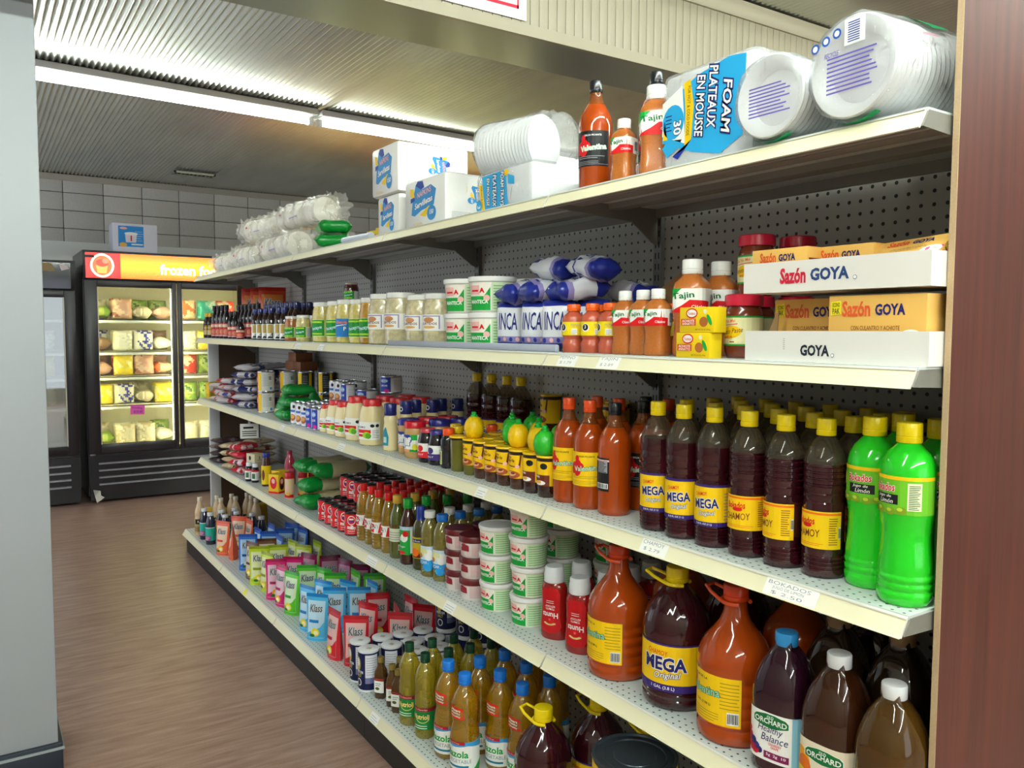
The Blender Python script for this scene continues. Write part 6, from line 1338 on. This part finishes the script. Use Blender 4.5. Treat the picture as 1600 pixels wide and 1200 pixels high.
Gg2 = 'green pasta packs'
for i, (x, y, z, rz) in enumerate(((-2.765, .008, .037, 14), (-2.785, .02, .106, 10), (-2.868, .03, .176, 6), (-2.735, .05, .176, 2))): place('pasta%d' % (i % 3), 'green-ended pasta pack, %s' % ('bottom of the pile', 'second in the pile', 'top left of the pile', 'top right of the pile')[i], (x, y, Z2+z), 0, Gg2, rot=(R(-90), 0, R(rz)))
Gx = 'boxes and bottles near the freezers'
place('yellow_carton', 'yellow chocolate carton with round portrait panel, front', (-3.205, .035, Z2), 32, Gx); place('yellow_carton', 'yellow chocolate carton just behind the front one', (-3.30, .075, Z2), 24, Gx)
place('cream_bottle', 'cream bottle with red cap beside the green packs', (-3.07, .07, Z2), 40, Gx)
for i in range(3): place('cream_bottle', 'red-capped cream bottle behind, %s toward the back' % ORD[i], (-3.06, .13+i*.05, Z2), 40, Gx)
place('yellow_bottle', 'tall yellow bottle with blue cap', (-3.42, .065, Z2), 50, Gx, sc=1.05)
place('med', 'small black bottle with white cap, left', (-3.60, .028, Z2), 52, Gx, sc=1.05); place('med', 'small black bottle with white cap, right', (-3.545, .045, Z2), 52, Gx, sc=1.05)
place('beige_box', 'tall beige medicine box beside red bags', (-3.690, .062, Z2), 18, Gx)
place('pink_bottle', 'pink bottle in the shade', (-3.40, .180, Z2), 50, Gx, sc=1.05)
place('pale_carton', 'pale carton in the back row', (-3.28, .195, Z2), 20, Gx); place('yellow_carton2', 'yellow carton with dark figure in the back row', (-3.20, .20, Z2), 22, Gx); place('yellow_carton2', 'plain side of yellow carton deep at the back', (-3.13, .285, Z2), 4, Gx)
for i in range(4): place('bean_red%d' % (i % 4), 'red bag, %s from the bottom of the pile' % ORD[i], (-3.815+jit(.006), .012, Z2+.022+i*.042), 0, 'bean bags', rot=(R(-90), 0, R(28+jit(12))))
for i in range(4): place('bean%d' % (i % 4), 'tan bean bag, %s from the bottom of the middle pile' % ORD[i], (-3.99+jit(.006), .012, Z2+.0195+i*.0375), 0, 'bean bags', rot=(R(-90), 0, R(24+jit(12))))
for i in range(4): place('bean%d' % ((i+2) % 4), 'tan bean bag in the rear pile, %s from the bottom' % ORD[i], (-4.10+jit(.01), .16, Z2+.0195+i*.0375), 0, 'bean bags', rot=(R(-90), 0, R(14+jit(12))))
for i in range(4): place('bean_dark%d' % (i % 4), 'dark brown bag at the shelf end, %s from the bottom' % ORD[i], (-4.27+jit(.006), .008, Z2+.0195+i*.0375), 0, 'bean bags', rot=(R(-90), 0, R(12+jit(12))))
g = G(); g.box(-.002, .002, -.045, .045, 0, .075, paper('#e2e2de')); d = D(right(.002)); d.rect(-.03, .050, .02, .060, BLK, 1); d.lines(-.035, .035, .012, .044, 3, BLK, 1, .4); sg = empty('price_sign', (-3.52, .012, Z3-.134), (0, 0, R(-10))); obj('card', g.mesh('card', False), sg); obj('print', d.mesh('print', False), sg); tag(sg, 'small white price card hanging under the middle shelf', 'sign')
g = G(); g.box(-.001, .001, -.006, .006, .07, .0995, mat('#bbbbbb', .3)); obj('clip', g.mesh('clip', False), sg)

# ---------------------------------------------------------------- bottom level (Z1)
Gf = 'cans on the bottom shelf'
place('big_can', 'large dark-topped food can, on top of another', (-.585, -.005, Z1+.1685), 20, Gf, sc=1.0); place('big_can', 'large food can under the other one', (-.585, -.005, Z1), 20, Gf, sc=1.0)
place('gallon_chamoy', 'gallon chamoy jug with yellow handle at the bottom front', (-.945, .016, Z1), 15, 'gallon jugs below'); place('gallon_chamoy', 'gallon chamoy jug with yellow handle, behind the front one', (-.915, .170, Z1), 10, 'gallon jugs below')
place('gallon_chamoy', 'gallon chamoy jug deep under the shelf by the large can', (-.755, .20, Z1), 10, 'gallon jugs below')
Gz = 'oil bottles on the bottom shelf'
row('oil_blue', [(-1.352, -.030, 40), (-1.250, -.034, 40)], Z1, 'golden oil bottle with blue cap and white label, %s in front', Gz)
row('oil_blue', [(-1.325, .060, 36), (-1.215, .060, 36), (-1.110, .065, 34), (-1.33, .150), (-1.22, .152), (-1.11, .155), (-1.33, .245), (-1.21, .25)], Z1, 'golden oil bottle with blue cap behind, %s counted from front left', Gz)
row('oil_green', [(-1.585, -.040, 46), (-1.485, -.036, 44)], Z1, 'pale yellow oil bottle with dark green cap, %s in front', Gz)
row('oil_green', [(-1.575, .035), (-1.478, .040), (-1.57, .110), (-1.475, .115), (-1.57, .185), (-1.47, .19)], Z1, 'dark-green-capped oil bottle behind, %s counted from front left', Gz)
row('olive', [(-1.795, -.042, 40), (-1.720, -.036, 60), (-1.672, -.038, 40)], Z1, 'small dark olive oil bottle with gold cap, %s from the left', Gz)
row('olive', [(-1.76, .010), (-1.70, .012)], Z1, 'small olive oil bottle behind the front ones, %s from the left', Gz)
Gsa = 'salt canisters'
for i, (x, y) in enumerate(((-1.965, -.045), (-1.880, -.050), (-1.955, .035), (-1.872, .032), (-1.945, .112), (-1.862, .110), (-1.785, .085), (-1.94, .19), (-1.85, .19), (-1.77, .165))): place('salt', 'navy salt canister with white lid, %s counted from the front' % ORD[i], (x, y, Z1), 34+jit(14), Gsa)
for i, (x, y) in enumerate(((-1.90, .205), (-1.80, .235), (-1.71, .255))):
    place('salt', 'navy salt canister underneath the stacked one at the back, %s' % ORD[i], (x, y+.058, Z1), 50, Gsa); place('salt', 'navy salt canister stacked at the back, %s from the left' % ORD[i], (x, y+.058, Z1+.1412), 60, Gsa)
# drink mix pouches: colour blocks along the shelf
Gpp = 'drink mix pouches'
PO = [('p_orange', 'orange', [(-3.86, -.045, 40), (-3.755, -.020, 30), (-3.93, .06, 45), (-3.83, .09, 40)]),
      ('p_blue', 'royal blue', [(-3.50, -.010, 55), (-3.60, .070, 40), (-3.50, .10, 50), (-3.66, .160, 45), (-3.52, .19, 50), (-3.40, .12, 50), (-3.62, .26, 40), (-3.48, .27, 50)]),
      ('p_brown', 'brown', [(-3.335, -.035, 62), (-3.36, .045, 60)]),
      ('p_lime', 'yellow-green', [(-3.235, -.030, 60), (-3.105, -.030, 55), (-3.215, .055, 60), (-3.26, .145, 50), (-3.15, .16, 40), (-3.18, .24, 45)]),
      ('p_pink', 'pink', [(-2.975, -.028, 58), (-2.870, -.034, 45), (-2.97, .050, 60)]),
      ('p_mag', 'magenta', [(-2.985, .130, 60), (-2.90, .20, 60), (-2.80, .235, 60), (-2.69, .26, 50)]),
      ('p_green', 'bright green', [(-2.745, -.030, 66), (-2.805, .060, 60), (-2.72, .105, 60), (-2.63, .12, 55), (-2.62, .21, 50), (-2.53, .26, 50)]),
      ('p_sky', 'light blue', [(-2.520, -.040, 58), (-2.400, -.042, 44), (-2.555, .040, 60), (-2.440, .045, 55), (-2.50, .125, 60), (-2.39, .13, 55), (-2.44, .21, 50)]),
      ('p_red', 'red', [(-2.195, -.050, 44), (-2.085, -.010, 56), (-2.195, .085, 56), (-2.285, .165, 60), (-2.11, .165, 30), (-2.03, .14, 50), (-2.17, .255, 50), (-2.06, .255, 40)])]
for kk, nm, pts in PO:
    for i, (x, y, rz) in enumerate(pts): place(kk, '%s drink mix pouch, %s counted from the front of its colour' % (nm, ORD[i]), (x, y, Z1), rz+jit(10)-(38 if (i+len(kk)) % 2 else 0), Gpp)
Gd = 'bottles at the bottom shelf end'
for i, (x, y) in enumerate(((-4.262, -.052), (-4.125, -.050), (-4.16, .020), (-4.03, .010), (-4.08, .085), (-3.99, .15), (-4.18, .10), (-3.88, .17))): place('teal', 'dark malt bottle with white cap and teal label, %s counted from the front' % ORD[i], (x, y, Z1), 58, Gd)
for i, (x, y) in enumerate(((-4.365, -.055), (-4.36, .045), (-4.27, .045), (-4.36, .13), (-4.27, .13), (-4.35, .22), (-4.26, .22), (-4.16, .22))): place('beige', 'beige drink bottle with cream cap, %s counted from the shelf end' % ORD[i], (x, y, Z1), 60, Gd, sc=1.04)
place('yellow_big', 'pale yellow carton behind the beige bottles at the shelf end', (-4.49, .0, Z1), 0, 'yellow cartons'); place('yellow_big', 'yellow carton standing inside the far end board', (-4.46, .24, Z1), 0, 'yellow cartons')

# ---------------------------------------------------------------- top level (Z5)
Gtp = 'foam ware on the top shelf'
place('foam_big', 'clear-wrapped foam tray pack with blue and yellow upright lettering', (-.472, .050, Z5+.001), 0, Gtp)
place('bowls_a', 'sleeve of white foam bowls in clear bag, left', (-.270, -.012, Z5+.006), 0, Gtp)
place('bowls_b', 'larger sleeve of white foam bowls with barcode, by the wood panel', (-.114, -.014, Z5+.006), -4, Gtp)
Gts = 'bottles on the top shelf'
place('sauce_k', 'orange hot sauce bottle with black label on the top shelf', (-.842, .080, Z5), 24, Gts)
place('sauce_k', 'black-capped hot sauce bottle on top, behind seasoning bottles', (-.715, .150, Z5), 10, Gts)
place('tajin', 'small seasoning bottle with white cap on the top shelf', (-.710, .052, Z5), 18, Gts); place('tajin_big', 'large seasoning bottle with green label on the top shelf', (-.640, .080, Z5), 45, Gts)
place('napkin_front', 'white napkin pack with blue print, front one', (-1.615, .030, Z5), 0, 'napkin packs'); place('napkin_low', 'white napkin pack under the tall one', (-1.90, .040, Z5), 0, 'napkin packs'); place('napkin_top', 'white napkin pack on top of another, tallest of the stack', (-1.905, .030, Z5+.1355), 0, 'napkin packs')
place('napkin_low', 'white napkin pack hidden behind the front one', (-1.66, .235, Z5), 0, 'napkin packs')
place('foam_small', 'foam tray pack lying under the bag of plates', (-1.165, .030, Z5+.001), 0, Gtp)
place('plates', 'clear bag of round foam plates lying on the tray pack', (-1.345, .105, Z5+.1125), -72, Gtp)
g = G(); g.box(-.13, .13, 0, .16, 0, .072, mat('#e6e4e0', .4, bump=.4, bscale=25), .012); d = D(front(0)); d.ell(.06, .058, .02, .012, YLAB, 0); d.ell(.115, .02, .012, .02, paper('#2a7ad0'), 0); o = empty('napkin_pack', (-.885, .165, Z5)); obj('wrapper', g.mesh('wrapper'), o); obj('print', d.mesh('print', False), o); tag(o, 'low white pack with yellow spot behind the hot sauce bottle', 'napkins')
for i, x in enumerate((-2.20, -2.33, -2.46)): place('yellow_tea', 'yellow box with red badge on the top shelf, %s from the right' % ORD[i], (x, .16+.02*i, Z5), 4, 'yellow boxes on top', sc=1.0)
for i, (x, y, z, rz) in enumerate(((-2.45, .05, .036, 60), (-2.50, .09, .102, 75))): place('green_bag2', 'green pasta bag on the top shelf, %s' % ('lying in front', 'folded over the other')[i], (x, y, Z5+z), 0, 'green bags on top', rot=(R(-88), 0, R(rz)), sc=1.15)
g = G(); g.tube([(-.11, 0, .0125), (.11, 0, .0125)], .012, mat('#c4c8d8', .3), 12); o = obj('wrap_roll', g.mesh('wrap_roll')); o.location = (-2.14, .03, Z5); o.rotation_euler = (0, 0, R(4)); tag(o, 'thin pale roll lying on the top shelf edge', 'roll')
Gcu = 'bags of foam cups'
for i, (kk, x, y, z, rz) in enumerate((('cups0', -3.08, .17, .150, 4), ('cups1', -3.13, .085, .0, 2), ('cups1', -3.12, .258, .0, 0), ('cups2', -3.71, .10, .0, 8), ('cups2', -3.69, .17, .148, 14), ('cups3', -4.15, .09, .0, 14), ('cups3', -4.08, .25, .0, 10))): place(kk, 'crumpled clear bag of white foam cups, %s' % ('on top at the right', 'front right, lying on the shelf', 'behind the front right bag', 'in the middle', 'on top in the middle', 'at the far left end', 'behind at the left')[i], (x, y, Z5+z+.001), rz, Gcu, sc=1.0)

# ---------------------------------------------------------------- freezer goods
place('white_box', 'white appliance box with blue pressure cooker picture on the freezer', (-6.60, -.035, 1.986), 0, None)
FS = [('fz_green', 'fz_pink', 'fz_pale', 'fz_pink', 'fz_green'), ('fz_brown', 'fz_white', 'fz_blue', 'fz_white', 'fz_pale'), ('fz_pink', 'fz_yellow', 'fz_pink', 'fz_orange', 'fz_orange'), ('fz_yellow', 'fz_blue', 'fz_pale', 'fz_yellow', 'fz_pale'), ('fz_green', 'fz_pale', 'fz_pale', 'fz_white', 'fz_pale')]
FS2 = [('fz_orange', 'fz_teal', 'fz_red'), ('fz_white', 'fz_yellow', 'fz_green'), ('fz_red', 'fz_green', 'fz_pale'), ('fz_green', 'fz_green', 'fz_yellow'), ('fz_pale', 'fz_white', 'fz_red')]
LN = ('top', 'second', 'third', 'fourth', 'bottom')
for i, zz in enumerate(SH+(.422,)):
    for j, kk in enumerate(FS[i][:4]):
        tall = rnd.random() < .5
        place(kk, 'frozen food bag on the %s shelf behind the left door, %s from the left' % (LN[i], ORD[j]), (-6.68+jit(.008), -.285+j*.155, zz+(.002 if tall else .063)), 0, 'frozen bags', rot=((0, 0, R(90+jit(4))) if tall else (R(-90), 0, R(90+jit(4)))), sc=1.0)
        place(FS[i][(j+2) % 5], 'frozen food bag piled behind on the %s shelf, %s from the left' % (LN[i], ORD[j]), (-6.815 if tall else -6.93, -.285+j*.155, zz+.002), 0, 'frozen bags', rot=(0, 0, R(90+jit(4))), sc=1.0)
    for j, kk in enumerate(FS2[i]):
        place(kk, 'frozen food bag on the %s shelf behind the right door, %s from the left' % (LN[i], ORD[j]), (-6.68, .37+j*.16, zz+.002), 0, 'frozen bags', rot=(0, 0, R(90+jit(4))), sc=1.0)
for i in range(3):
    for j in range(3): place(('fz_yellow', 'fz_pale', 'fz_white')[(i+j) % 3], 'pale bag in the unlit freezer, %s shelf, %s from the left' % (LN[i+1], ORD[j]), (-6.69, -1.05+j*.18, SH[i+1]+.001), 0, 'bags in the unlit freezer', rot=(0, 0, R(90+jit(15))), sc=1.0)
g = G(); g.box(0, .0012, -.052, .052, -.038, .038, mat('#e85ab8', .5)); d = D(right(.0012)); d.text('Goatling', -.004, .014, .020, PUR, 1, width=.075, bold=0, rot=-.05); d.text('$15.00', .004, -.016, .022, PUR, 1, width=.066, bold=.01); o = empty('price_note', (FX-.0215, -.065, .725), (R(-3), 0, 0)); obj('card', g.mesh('card', False), o); obj('print', d.mesh('print', False), o); tag(o, 'pink handwritten price note on the freezer glass', 'note')
g = G(); g.add([(0, -.02, .10), (.015, .03, .09), (.03, .035, .02), (.04, .0, .0), (.012, -.01, .05), (.045, .055, .04), (.03, .03, .055)], [(0, 4, 1), (1, 4, 2), (4, 3, 2), (2, 5, 6), (0, 1, 4)], paper('#cfcbbd')); o = obj('torn_paper', g.mesh('torn_paper', False)); o.location = (FX+.006, -.385, .012); tag(o, 'torn scrap of paper at the foot of the freezer', 'paper')
